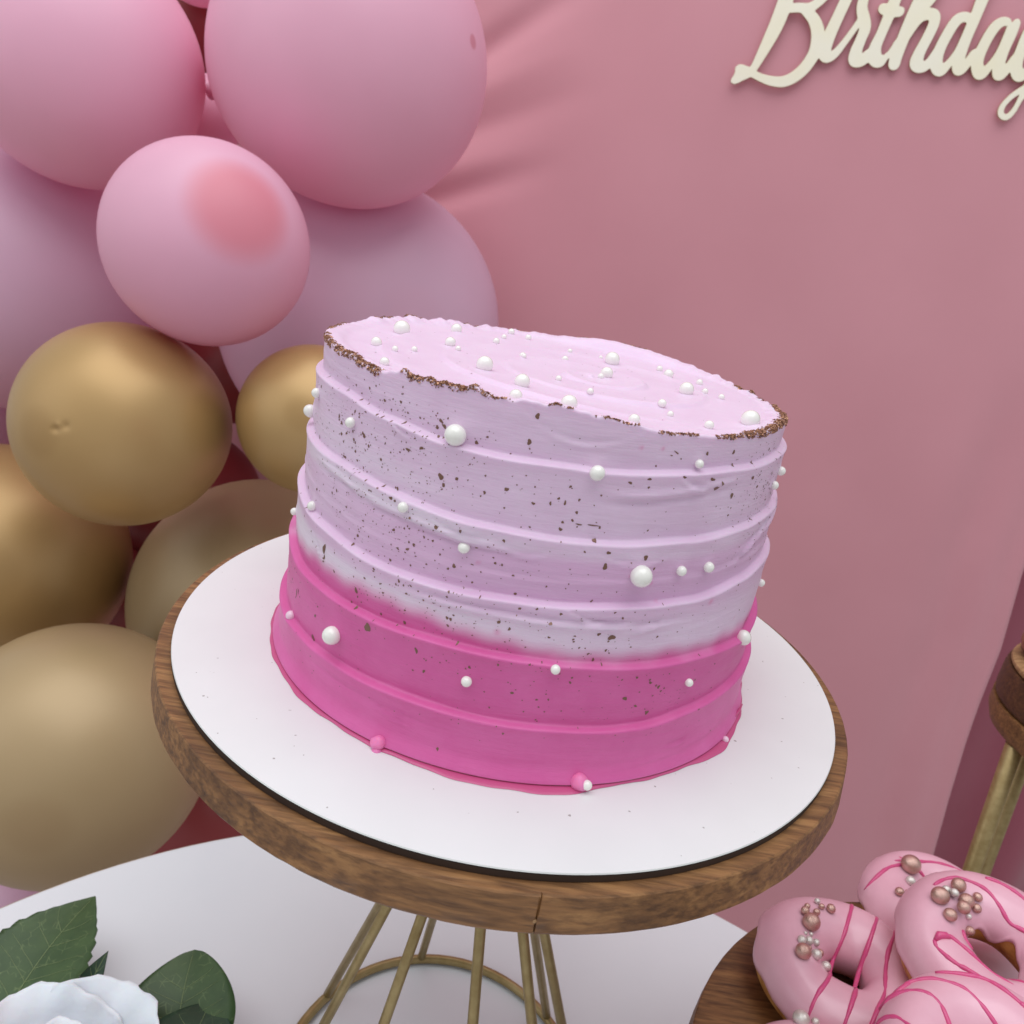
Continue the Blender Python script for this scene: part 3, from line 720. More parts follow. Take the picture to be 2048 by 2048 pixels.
def cake():
    ck = thing('birthday_cake', 'pink ombre frosted round cake with pearls and coppery rim', 'cake', (0, 0, 0))
    n = 720
    th = np.linspace(-180, 180, n, endpoint=False)
    zs = [rim_z(th)] + [pinterp(th, t) for t in (Z1, Z2, Z3, Z4, Z5)] + [np.full(n, .0012)]
    rows = []
    # side from bottom up, rows crowded at the ledges
    for k in range(5, -1, -1):
        zt_, zb_ = zs[k], zs[k + 1]
        if k == 0: zt_ = zt_ - .0009
        u = np.linspace(0, 1, 30, endpoint=False)
        u = .5 - .5 * np.cos(u * PI)
        for ui in u: rows.append(zb_ + (zt_ - zb_) * ui)
    rows.append(zs[0] - .0009)
    Vx, Vy, Vz = [], [], []
    tr = np.radians(th)
    for z in rows:
        r = pearl_bumps(th, z, side_r(th, z))
        Vx.append(CA[0] + r * np.cos(tr)); Vy.append(CA[1] + r * np.sin(tr)); Vz.append(z)
    nside = len(rows)
    # rounded, slightly ragged rim, then the top face inwards
    rb = side_r(th, zs[0] - .0009)
    rag = .00035 * np.sin(31 * tr + 2) + .0003 * np.sin(57 * tr + .5) + .00022 * np.sin(97 * tr + 1)
    for dr, dz in ((.0001, -.0004), (.0005, -.0001), (.0011, 0.0), (.0018, -.0001)):
        r = rb - dr + rag * min(1, dr / .0011)
        Vx.append(CA[0] + r * np.cos(tr)); Vy.append(CA[1] + r * np.sin(tr)); Vz.append(zs[0] + dz)
    rin = rb - .0018
    for q in np.concatenate([np.linspace(.985, .86, 12), np.linspace(.85, .02, 120)]):
        r = rin * q
        x, y = CA[0] + r * np.cos(tr), CA[1] + r * np.sin(tr)
        b = sstep((rin - r) / .0075)
        lipn = 1 + .3 * np.sin(19 * tr + 60 * r) * (1 - b)
        z = (zs[0] - .0001) * (1 - b) + top_z(x, y) * b
        z = z - .0003 * np.sin(q * 70) * b * (1 - b) * 4 * lipn
        for (px, py, pr) in TOP_PEARLS:
            d2 = (x - px) ** 2 + (y - py) ** 2
            z = z + .16 * pr * np.exp(-d2 / (1.5 * pr) ** 2)
        Vx.append(x); Vy.append(y); Vz.append(z)
    Vx, Vy, Vz = np.array(Vx), np.array(Vy), np.array(Vz)
    nr = len(Vx)
    V = np.stack([Vx, Vy, Vz], -1).reshape(-1, 3)
    F = grid_faces(n, nr, wrap_u=True)
    F.append(tuple(range((nr - 1) * n, nr * n)))
    F.append(tuple(range(n - 1, -1, -1)))
    TH = np.tile(th, nr); ZZ = V[:, 2]
    tt = np.radians(TH)
    bz = pinterp(TH, BOUND) + .0006 * np.sin(17 * tt) * np.sin(5 * tt) + .0004 * np.sin(43 * tt + 1)
    magv = sstep((bz + .0030 - ZZ) / .0072)
    rowi = np.repeat(np.arange(nr), n)
    magv = np.where(rowi >= nside, 0, magv)
    z2, z3 = pinterp(TH, Z2), pinterp(TH, Z3)
    tint = .75 * sstep((z2 - .0035 - ZZ) / .004) * sstep((ZZ - z3 + .001) / .002) * (.55 + .45 * np.sin(tt * 2 + 4.2)) \
        + .22 * sstep((z3 - ZZ) / .002) * (1 - sstep((z3 - .006 - ZZ) / .004)) + .25 * sstep((pinterp(TH, Z1) - ZZ) / .002) * sstep((-60 - TH) / 30) * sstep((TH + 175) / 20) * 0
    tint = np.where(rowi >= nside, 0, tint)
    z1 = pinterp(TH, Z1)
    pale = .75 * sstep((z3 - .003 - ZZ) / .004) * (.55 + .45 * np.sin(tt * 1.5 + 5.4)) + .6 * sstep((z2 - .0005 - ZZ) / .001) * (1 - sstep((z2 - .0035 - ZZ) / .004)) * win(TH, -175, -85, 25) + .3 * sstep((z1 - .009 - ZZ) / .004) * sstep((ZZ - z2) / .002) * win(TH, -175, -95, 30)
    pale = np.where(rowi >= nside, .15, np.clip(pale, 0, 1))
    spot = np.zeros(len(V))
    for a, zp, rp in PINK_SPOTS:
        dx = ((TH - a + 180) % 360 - 180) * PI / 180 * .085
        spot = np.maximum(spot, .6 * np.exp(-(dx * dx + (ZZ - zp) ** 2) / (rp * .7) ** 2))
    body = mesh_obj('frosting', V, F, M['frosting'], ck, attrs={'pale': pale, 'mag': magv, 'tint': np.clip(tint, 0, 1), 'spot': spot})
    # the thin grey card it stands on and the smear of icing on the board
    V_, F_ = lathe([(.0892, .0002), (.0900, .0003), (.0901, .0009), (.0892, .0011)], 160, CA[0], CA[1])
    mesh_obj('cake_card', V_, F_, M['card'], ck)
    n = 360
    V_, F_ = [], []
    for j, (f_, z) in enumerate(((-1, .0006), (.35, .0007), (.8, .0005), (1.0, .00015))):
        for i in range(n):
            a = 2 * PI * i / n; d = math.degrees(a); dd = (d + 180) % 360 - 180
            w = .0012 + .0005 * math.sin(3 * a + 1) + .0005 * math.sin(7 * a) + .0003 * math.sin(19 * a + 2) + .00015 * math.sin(47 * a)
            w += .0017 * math.exp(-((dd + 78) / 9) ** 2) + .0016 * math.exp(-((dd + 36) / 9) ** 2) + .0006 * math.exp(-((dd + 92) / 14) ** 2) + .0012 * math.exp(-((dd + 165) / 12) ** 2)
            w = max(w, .0004)
            r = .0902 + w * f_ if f_ > 0 else .0886
            V_.append((CA[0] + r * math.cos(a), CA[1] + r * math.sin(a), z))
    F_ = grid_faces(n, 4, wrap_u=True)
    mesh_obj('icing_smear', V_, F_, M['smear'], ck)
    # two thin flicks of icing pulled off the right-hand side
    V_, F_ = tube([(.0805, -.0405, .0012), (.0830, -.0370, .0022), (.0850, -.0335, .0026), (.0866, -.0300, .0022)], [.0007, .0005, .0004, .0002], 6)
    mesh_obj('icing_flick', V_, F_, M['smear'], ck)

    # pearls, each its own part
    def ball(r, seg=20, rings=12):
        V, F = [(0, 0, r)], []
        for j in range(1, rings):
            a = PI * j / rings
            for i in range(seg):
                b = 2 * PI * i / seg
                V.append((r * math.sin(a) * math.cos(b), r * math.sin(a) * math.sin(b), r * math.cos(a)))
        V.append((0, 0, -r))
        for i in range(seg): F.append((0, 1 + i, 1 + (i + 1) % seg))
        for j in range(rings - 2):
            o = 1 + j * seg
            for i in range(seg): F.append((o + i, o + seg + i, o + seg + (i + 1) % seg, o + (i + 1) % seg))
        o = 1 + (rings - 2) * seg; l = len(V) - 1
        for i in range(seg): F.append((o + i, l, o + (i + 1) % seg))
        return V, F
    V_, F_ = ball(1.0, 24, 14)
    unit = bpy.data.meshes.new('pearl'); unit.from_pydata(V_, [], F_)
    unit.polygons.foreach_set('use_smooth', [True] * len(unit.polygons)); unit.materials.append(M['pearl'])
    unit2 = unit.copy(); unit2.materials.clear(); unit2.materials.append(M['pink_pearl'])
    unit3 = unit.copy(); unit3.materials.clear(); unit3.materials.append(M['pink_frosting'])
    UNIT.update(white=unit)

    def put(x, y, z, r, me, lab=None):
        o = bpy.data.objects.new('pearl', me); link(o, ck)
        o.location = (x, y, z); o.scale = (r, r, r * random.uniform(.94, 1))
        o.rotation_euler = (random.uniform(0, 6), random.uniform(0, 6), 0)
        if lab: o['label'] = lab
        return o
    for k, (a, z, rp) in enumerate(SIDE_PEARLS):
        r = float(side_r(np.array([a]), np.array([z]))[0]) + rp * (1.35 if k == 19 else .55)
        me = unit
        lab = None
        if k == 22: me = unit2; lab = 'pale pink pearl on the lowest ledge'
        if k == 20: me = unit2; lab = 'pink pearl low on the right of the cake'
        if k == 24: me = unit3; lab = 'pearl smothered in bright pink icing at the base'
        put(CA[0] + r * math.cos(rad(a)), CA[1] + r * math.sin(rad(a)), z + (.0009 if k == 19 else 0), rp, me, lab)
    for x, y, rp in TOP_PEARLS:
        d = math.hypot(x - CA[0], y - CA[1])
        if d > .0745:
            x, y = CA[0] + (x - CA[0]) * .0745 / d, CA[1] + (y - CA[1]) * .0745 / d
        put(x, y, float(top_z(x, y)) + rp * .62, rp, unit)
    # extra pearls round the far side, as a cake seen from another side would have
    for a, z, rp in ((20, .07, .0024), (45, .03, .0019), (60, .088, .0015), (85, .05, .0026), (110, .08, .0016), (130, .02, .0022), (150, .06, .0018)):
        r = float(side_r(np.array([a]), np.array([z]))[0]) + rp * .55
        put(CA[0] + r * math.cos(rad(a)), CA[1] + r * math.sin(rad(a)), z, rp, unit)
    # lumps of icing squeezed up round the two lowest pearls
    for k, sc in ((19, 1.75), (24, 1.25)):
        a, z, rp = SIDE_PEARLS[k]
        r = float(side_r(np.array([a]), np.array([z]))[0])
        Vb, Fb = ball(1.0, 24, 14)
        r_ = np.random.default_rng(k)
        Vb = [Vector(v) * (1 + .07 * math.sin(3 * v[0] + 2 * v[2] + k) + .04 * math.sin(5 * v[1] + 3 * v[2])) for v in Vb]
        o = mesh_obj('icing_lump', Vb, Fb, M['pink_frosting'], ck)
        s = rp * sc
        off = -.0016 if k == 19 else -.0005
        a2 = a + math.degrees(off / .09)
        o.location = (CA[0] + r * math.cos(rad(a2)), CA[1] + r * math.sin(rad(a2)), max(z - .0002, s * .8))
        o.scale = (s, s, s * .95)
    # bronze splatter
    V_, F_ = [], []

    def speck(a, z, ra, rz, rot=0, nseg=8, top=None):
        i0 = len(V_)
        ph = rng.uniform(0, 6.28, 3)
        for k in range(nseg + 1):
            if k == nseg: du = dv = 0.0
            else:
                b = 2 * PI * k / nseg
                q = 1 + .22 * math.sin(2 * b + ph[0]) + .16 * math.sin(3 * b + ph[1])
                u, v = ra * q * math.cos(b), rz * q * math.sin(b)
                c_, s_ = math.cos(rad(-rot)), math.sin(rad(-rot))
                du, dv = u * c_ - v * s_, u * s_ + v * c_
            h = .00010 if k == nseg else .00003
            if top is not None:
                x, y = a + du, z + dv
                V_.append((x, y, float(top_z(x, y)) + h + .0001))
            else:
                PTS.append((len(V_), a + math.degrees(du / .084), z + dv, h))
                V_.append((0, 0, 0))
        for k in range(nseg): F_.append((i0 + k, i0 + (k + 1) % nseg, i0 + nseg))
    PTS = []
    for a, z, ra, rz, rot in BIG_SPECKS: speck(a, z, ra * .9, rz * .9, rot, 12)
    clusters = [(-135, .088, 14, .012, 210), (-118, .085, 16, .014, 260), (-125, .066, 22, .012, 200), (-105, .062, 18, .014, 150), (-112, .047, 16, .007, 120), (-95, .030, 22, .012, 110), (-78, .045, 14, .010, 90), (-60, .050, 26, .014, 70), (-33, .090, 12, .011, 230), (-30, .074, 14, .009, 90), (-55, .027, 12, .008, 60), (-140, .030, 16, .012, 70), (-75, .078, 26, .014, 70), (-120, .097, 22, .006, 140), (60, .07, 60, .03, 200), (150, .07, 40, .03, 200)]
    for ca, cz, sa, sz, num in clusters:
        for _ in range(int(num * .85)):
            a = rng.normal(ca, sa * .75); z = rng.normal(cz, sz * .8)
            zr = float(pinterp(np.array([a]), RIM)[0])
            if z < .004 or z > zr - .0035: continue
            r = min(.00055, .000095 * math.exp(abs(rng.normal(0, .70))))
            speck(a, z, r * rng.uniform(.8, 1.3), r * rng.uniform(.8, 1.4), rng.uniform(0, 90), 6)
    for _ in range(60):
        a = rng.uniform(0, 6.28); d = .068 * math.sqrt(rng.uniform(0, 1))
        r = .00010 * math.exp(abs(rng.normal(0, .6)))
        speck(CA[0] + d * math.cos(a), CA[1] + d * math.sin(a), r * 1.6, r * 1.1, 0, 6, top=True)
    idx = np.array([p[0] for p in PTS]); aa = np.array([p[1] for p in PTS]); zz = np.array([p[2] for p in PTS]); hh = np.array([p[3] for p in PTS])
    rr = pearl_bumps(aa, zz, side_r(aa, zz)) + hh + .00003
    for k in range(len(idx)):
        V_[idx[k]] = (CA[0] + rr[k] * math.cos(rad(aa[k])), CA[1] + rr[k] * math.sin(rad(aa[k])), zz[k])
    tag(mesh_obj('bronze_splatter', V_, F_, M['splatter'], ck), kind='stuff')
    # copper leaf crusted along the rim
    V_, F_ = [], []
    spans = [(-166, -150, .55, .0016, 0), (-150, -128, 1.1, .0020, .0006), (-123, -103, 1.1, .0013, .0003), (-103, -98, .2, .0003, 0), (-92, -87, .25, .0003, 0), (-83, -74, .22, .0003, 0), (-70, -60, .3, .0004, 0), (-56, -44, .6, .0008, 0), (-46, -24, 1.4, .0019, .0005), (-24, 4, 1.2, .0017, .0006), (16, 26, 1.1, .0018, .0004), (8, 14, .5, .001, 0),
             (148, 156, .9, .0013, 0), (136, 143, .9, .0012, 0), (116, 122, .7, .0009, 0), (100, 104, .5, .0008, 0), (80, 84, .3, .0006, 0), (172, 180, .5, .0012, 0), (-180, -172, .5, .0012, 0), (60, 70, .4, .0008, 0)]
    A_, S_ = [], []
    for a0, a1, dens, w, inn in spans:
        m_ = int((a1 - a0) * 84 * dens)
        a = a0 + (a1 - a0) * rng.beta(1.4, 1.4, m_)
        q = np.clip(rng.normal(inn, w * .45, m_), -.0013, .0028)      # + is inwards over the rim, - is down the outside
        clump = .5 + .28 * np.sin(a * 1.1 + 1) + .22 * np.sin(a * 2.7) + .12 * np.sin(a * 6.1)
        keep = rng.uniform(size=m_) < .12 + 1.1 * np.clip(clump, 0, None) ** 1.5
        A_.append(a[keep]); S_.append(q[keep])
    A_, S_ = np.concatenate(A_), np.concatenate(S_)
    ZT = rim_z(A_); R0 = side_r(A_, ZT - .0009)
    ps = [-.0030, -.0006, -.0002, .0002, .0008, .0015, .0032]
    RR = R0 - np.interp(S_, ps, [-.00005, -.00005, .0001, .0005, .0011, .0018, .0035]) + .00005
    ZF = ZT + np.interp(S_, ps, [-.0033, -.0009, -.0004, -.0001, 0., -.0001, -.0004]) + .00004
    for a, r, z in zip(np.radians(A_), RR, ZF):
        p = Vector((CA[0] + r * math.cos(a), CA[1] + r * math.sin(a), z))
        sz = min(.00036, .00012 * math.exp(abs(rng.normal(0, .6))))
        i0 = len(V_)
        M_ = Matrix.Rotation(rng.uniform(0, 6.28), 3, Vector(rng.normal(size=3)).normalized())
        for c_ in ((1, 1, .6), (-1, -1, .6), (1, -1, -.6), (-1, 1, -.6)):
            V_.append(p + M_ @ (Vector(c_) * sz))
        F_ += [(i0, i0 + 1, i0 + 2), (i0, i0 + 3, i0 + 1), (i0, i0 + 2, i0 + 3), (i0 + 1, i0 + 3, i0 + 2)]
    tag(mesh_obj('copper_rim_flakes', V_, F_, M['flake'], ck, smooth=False), kind='stuff')
    return ck


UNIT = {}
cake()


# ------------------------------------------------------------------ donuts on a lower stand
TRAY_Z = -.158
wire_stand('donut_stand', 'low wooden stand piled with pink glazed donuts', .2338, -.0735, .137, TRAY_Z, .012, .078,
           (10, 55, 100, 145, 190, 235, 280, 325), -.20, 9)
M_unit = {}
for nm, mt in (('rose', 'rose_gold'), ('silver', 'silver'), ('white', 'pearl')):
    me = UNIT['white'].copy(); me.materials.clear(); me.materials.append(M[mt]); M_unit[nm] = me

RM, RT = .0250, .0134


def donut(key, label, loc, rot, seed, RM=.0250, RT=.0134, inner=205):
    d = thing('donut', label, 'donut', loc, rot, 'pink glazed donuts on the low wooden stand')
    r_ = np.random.default_rng(seed)
    nu, nv = 96, 40
    p = r_.uniform(0, 6.28, 10)
    def lump(u, v): return 1 + .035 * math.sin(2 * u + p[0]) + .03 * math.sin(3 * u + p[1] + v) + .02 * math.sin(5 * u + 2 * v + p[2])
    V = []
    for j in range(nv):
        v = 2 * PI * j / nv
        for i in range(nu):
            u = 2 * PI * i / nu
            rt = RT * lump(u, v)
            rr = RM + rt * math.cos(v)
            V.append((rr * math.cos(u), rr * math.sin(u), rt * math.sin(v) * .98))
    F = grid_faces(nu, nv, wrap_u=True, wrap_v=True)
    mesh_obj('dough', V, F, M['dough'], d)
    V = []
    nv2 = 44
    for j in range(nv2):
        s = j / (nv2 - 1)
        for i in range(nu):
            u = 2 * PI * i / nu
            lo = rad(-8 + 9 * math.sin(3 * u + p[3]) + 7 * math.sin(7 * u + p[4]) + 4 * math.sin(13 * u + p[5]))
            hi = rad(inner + 10 * math.sin(4 * u + p[6]) + 6 * math.sin(6 * u + p[7]))
            v = lo + (hi - lo) * s
            e = sstep(min(s, 1 - s) / .07)
            th_ = .00035 + .0012 * float(e) * (1 + .3 * math.sin(2 * u + 3 * v + p[8])) + .0005 * math.exp(-((min(s, 1 - s) - .05) / .03) ** 2)
            if s in (0, 1): th_ = -.0004
            rt = RT * lump(u, v) + th_
            rr = RM + rt * math.cos(v)
            V.append((rr * math.cos(u), rr * math.sin(u), rt * math.sin(v) * .98))
    mesh_obj('icing', V, grid_faces(nu, nv2, wrap_u=True), M['icing'], d)

    def h(x, y):
        rho = math.hypot(x, y); u = math.atan2(y, x)
        dd = rho - RM
        rt = RT * lump(u, PI / 2) + .0014
        if abs(dd) >= rt * .985: return None if dd > 0 else RT * .18
        z = math.sqrt(rt * rt - dd * dd) * .98
        v = math.atan2(z, dd)
        rt = RT * lump(u, v) + .0015
        q = rt * rt - dd * dd
        z = math.sqrt(max(q, 0)) * .98
        return max(z, RT * .18) if dd < 0 else z
    for st in DONUT_STRIPES[key]:
        st = [np.array(q) for q in st]
        L = .012 if key in ('D4', 'D3', 'D1') else .006
        e1 = st[-1] + (st[-1] - st[-2]) / np.linalg.norm(st[-1] - st[-2]) * L
        e0 = st[0] + (st[0] - st[1]) / np.linalg.norm(st[0] - st[1]) * .010
        path = st + [e1]
        if not (key == 'D3'): path = [e0] + path
        pts = []
        for q in spline(path, 8):
            z = h(q[0], q[1])
            if z is None:
                if len(pts) > 3: break
                pts = []; continue
            pts.append((q[0], q[1], z - .0003))
        if len(pts) < 4: continue
        rw = [.00100 * (1 + .12 * math.sin(k * .45 + p[9]) + .05 * math.sin(k * 1.3)) * (.55 + .45 * min(1, k / 3, (len(pts) - 1 - k) / 3)) for k in range(len(pts))]
        V, F = tube(pts, rw, 8)
        mesh_obj('drizzle', V, F, M['drizzle'], d)
    if key == 'D3':
        V, F = tube([(-.0292, -.0018, h(-.0292, -.0018) + .0004), (-.0270, .0001, h(-.027, .0001) + .0006), (-.0240, .0002, h(-.024, .0002) + .0005), (-.0225, -.0006, h(-.0225, -.0006))], [.0008, .0017, .0014, .0006], 10)
        mesh_obj('drizzle', V, F, M['drizzle'], d)
    placed = []
    for x, y, rp, t in DONUT_PEARLS[key]:
        rp *= 1.04
        z = h(x, y)
        if z is None: continue
        for _ in range(3):
            for (qx, qy, qz, qr) in placed:
                g = math.hypot(x - qx, y - qy)
                if g < (rp + qr) * .96:
                    ddz = math.sqrt(max(((rp + qr) * .96) ** 2 - g * g, 0))
                    if z + rp * .6 < qz + ddz and z + rp * .6 > qz - ddz: z = qz + ddz - rp * .6
        zc = z + rp * .6
        placed.append((x, y, zc, rp))
        o = bpy.data.objects.new('sugar_pearl', M_unit['rose' if t == 0 else 'silver']); link(o, d)
        o.location = (x, y, zc); o.scale = (rp, rp * random.uniform(.92, 1.05), rp * random.uniform(.92, 1))
        o.rotation_euler = (random.uniform(0, 6), random.uniform(0, 6), 0)
    return d


donut('D1', 'pink donut with three straight magenta stripes nearest the wooden rim', (.1748, -.006, -.1432), (rad(2), rad(-1), 0), 1, RM=.0244, RT=.0142, inner=258)
donut('D2', 'pink donut at the very back of the pile with large bronze pearl', (.239, .037, -.1425), (rad(4), rad(2), 0), 2)
donut('D3', 'pink donut propped on top showing its dark hole and bronze pearls', (.229, -.012, -.113), (rad(12), rad(-6), 0), 3, inner=178)
donut('D4', 'pink donut without pearls in the lower right corner with curved stripes', (.194, -.075, -.108), (rad(6), rad(-3), 0), 4)
donut('D5', 'pink donut cut off by the bottom edge with two silver pearls', (.146, -.075, -.1432), (0, 0, 0), 5)


# ------------------------------------------------------------------ side stool at the right edge
def stool():
    cx, cy, zt = .508, .30, -.123
    s = thing('side_stool', 'blurred wooden side stool with gold legs at right edge', 'stool', (cx, cy, FLOOR_Z))
    h = zt - FLOOR_Z
    V, F = lathe([(.080, h - .006), (.0845, h - .005), (.0855, h - .003), (.085, h - .001), (.082, h)], 80)
    o = mesh_obj('pale_top', V, F, M['wood_pale'], s); flat_shade_caps(o, 50)
    V, F = lathe([(.0855, h - .036), (.0875, h - .034), (.0885, h - .029), (.088, h - .011), (.0868, h - .0062)], 80)
    o = mesh_obj('dark_rim', V, F, M['wood_dark'], s); flat_shade_caps(o, 50)
    V, F = lathe([(.080, h - .062), (.085, h - .058), (.0885, h - .048), (.0885, h - .0365)], 80)
    o = mesh_obj('lower_ring', V, F, M['wood'], s); flat_shade_caps(o, 50)
    for a in (186, 338, 92):
        a = rad(a)
        V, F = tube([(.078 * math.cos(a), .078 * math.sin(a), h - .060), (.055 * math.cos(a), .055 * math.sin(a), h - .35), (.10 * math.cos(a), .10 * math.sin(a), .004)], .0068, 14)
        mesh_obj('leg', V, F, M['wire'], s)
    # sweet on the stool
    t = thing('brown_sweet', 'rounded brown sweet on the blurred side stool', 'sweet', (cx - .046, cy + .030, zt))
    V, F = lathe([(.020, .0014), (.026, .006), (.0285, .014), (.0275, .026), (.022, .035), (.012, .040), (.002, .0412)], 40)
    mesh_obj('glazed_dome', V, F, M['brown_treat'], t)
    V, F = lathe([(.018, .0002), (.0205, .0005), (.0265, .0060), (.0262, .0068)], 40, cap0=False, cap1=False)
    mesh_obj('paper_cup', V, F, M['wood_dark'], t)


stool()


# ------------------------------------------------------------------ balloons
def balloon(key, label, mat, crown, group, egg=.03, tail=1.0, dimples=()):
    (c, R) = BALLOONS[key]
    b = thing('balloon', label, 'balloon', c, (0, 0, 0), group)
    b.rotation_euler = Vector(crown).to_track_quat('Z', 'Y').to_euler()
    seg, rings = (220, 150) if dimples else (72, 48)
    qi = b.rotation_euler.to_quaternion().inverted()
    dl = [((qi @ Vector(d_).normalized()) * R, dep, sg_) for d_, dep, sg_ in dimples]
    V = []
    for j in range(rings + 1):
        a = PI * (.0015 + .9985 * j / rings)
        ca = math.cos(a)
        rad_ = R * math.sin(a) * (1 + egg * ca)
        z = R * ca * (1.0 if ca > 0 else 1 + .05 * tail * (-ca) + .14 * tail * (-ca) ** 12)
        for i in range(seg):
            u = 2 * PI * i / seg
            p_ = Vector((rad_ * math.cos(u), rad_ * math.sin(u), z))
            for d_, dep, sg_ in dl:
                p_ -= p_.normalized() * dep * math.exp(-(p_ - d_).length_squared / sg_ ** 2)
            V.append(p_)
    F = grid_faces(seg, rings + 1, wrap_u=True)
    F = [tuple(reversed(f)) for f in F]
    F.append(tuple(range(seg)))
    mesh_obj('latex_skin', V, F, mat, b)
    zt = -R * (1.01 + .17 * tail)
    V, F = lathe([(.0035, zt - .022), (.008, zt - .020), (.0045, zt - .011), (.0065, zt - .006), (.0065, zt - .001), (.004, zt + .003), (.0055, zt + .012)], 20)
    mesh_obj('knot', V, F, mat, b)
    return b


GP, GG = 'pink balloons of the garland', 'gold balloons of the garland'
balloon('a', 'large pink balloon in the top left corner', M['b_pink_plain'], (.35, -.9, -.1), GP)
balloon('b', 'largest pink balloon, top row right, beside the pink backdrop', M['b_pink'], (.918, -.33, .22), GP)
balloon('c', 'small pink balloon with a darker rosy patch, in front', M['b_pink_crown'], (.59, -.678, .44), GP, egg=0.0, tail=.15)
balloon('d', 'mauve balloon at left edge behind the small pink balloon', M['b_lav'], (-.4, -.8, .3), GP)
balloon('e', 'mauve balloon behind the upper left rim of the cake', M['b_lav'], (.5, -.8, .2), GP)
gb = balloon('f', 'shiny gold balloon below the small pink balloon, nozzle mark at left', M['b_gold'], (-.30, -.90, .10), GG,
             dimples=(((-.125, -.975, .175), .0016, .0028), ((-.035, -.975, .215), .0013, .0032), ((-.09, -.975, .215), -.0008, .0025)))
balloon('g', 'small gold balloon half hidden by the left of the cake', M['b_gold'], (.1, -.9, .3), GG)
balloon('h', 'gold balloon cut off by the left edge, in shadow', M['b_gold'], (.4, -.8, .3), GG)
balloon('i', 'beige gold balloon directly behind the left rim of the board', M['b_beige'], (-.3, -.9, .2), GG)
balloon('j', 'big beige gold balloon lowest at left, above the table edge', M['b_beige'], (.25, -.9, .12), GG)
balloon('k', 'deep red balloon glimpsed between the two large pink balloons', M['b_red_and_shade'], (0, -1, 0), GP)
balloon('l', 'deep red balloon glimpsed under the wooden disc at left', M['b_red_and_shade'], (0, -1, 0), GP)
balloon('m', 'mauve sliver of balloon at left edge above the shadowed gold one', M['b_lav'], (0, -1, 0), GP)
balloon('n', 'mauve balloon peeking out low left behind the table edge', M['b_lav'], (0, -1, 0), GP)
balloon('o', 'pink balloon barely showing at the very top edge', M['b_pink'], (0, -1, 0), GP)
balloon('s', 'pink balloon filling the slit below the two large pink ones', M['b_pink_plain'], (0, -1, 0), GP)
balloon('p', 'added balloon, dark red standing for shade in the gap left of the cake', M['b_red_and_shade'], (0, -1, 0), GP)  # p, q, r are added fillers, coloured dark to stand for shade
balloon('q', 'added balloon whose dark red paints the shade in the gap below the shiny gold one', M['b_red_and_shade'], (0, -1, 0), GP)
balloon('r', 'added dark red balloon painting shade into the gap under the small pink one', M['b_red_and_shade'], (0, -1, 0), GP)



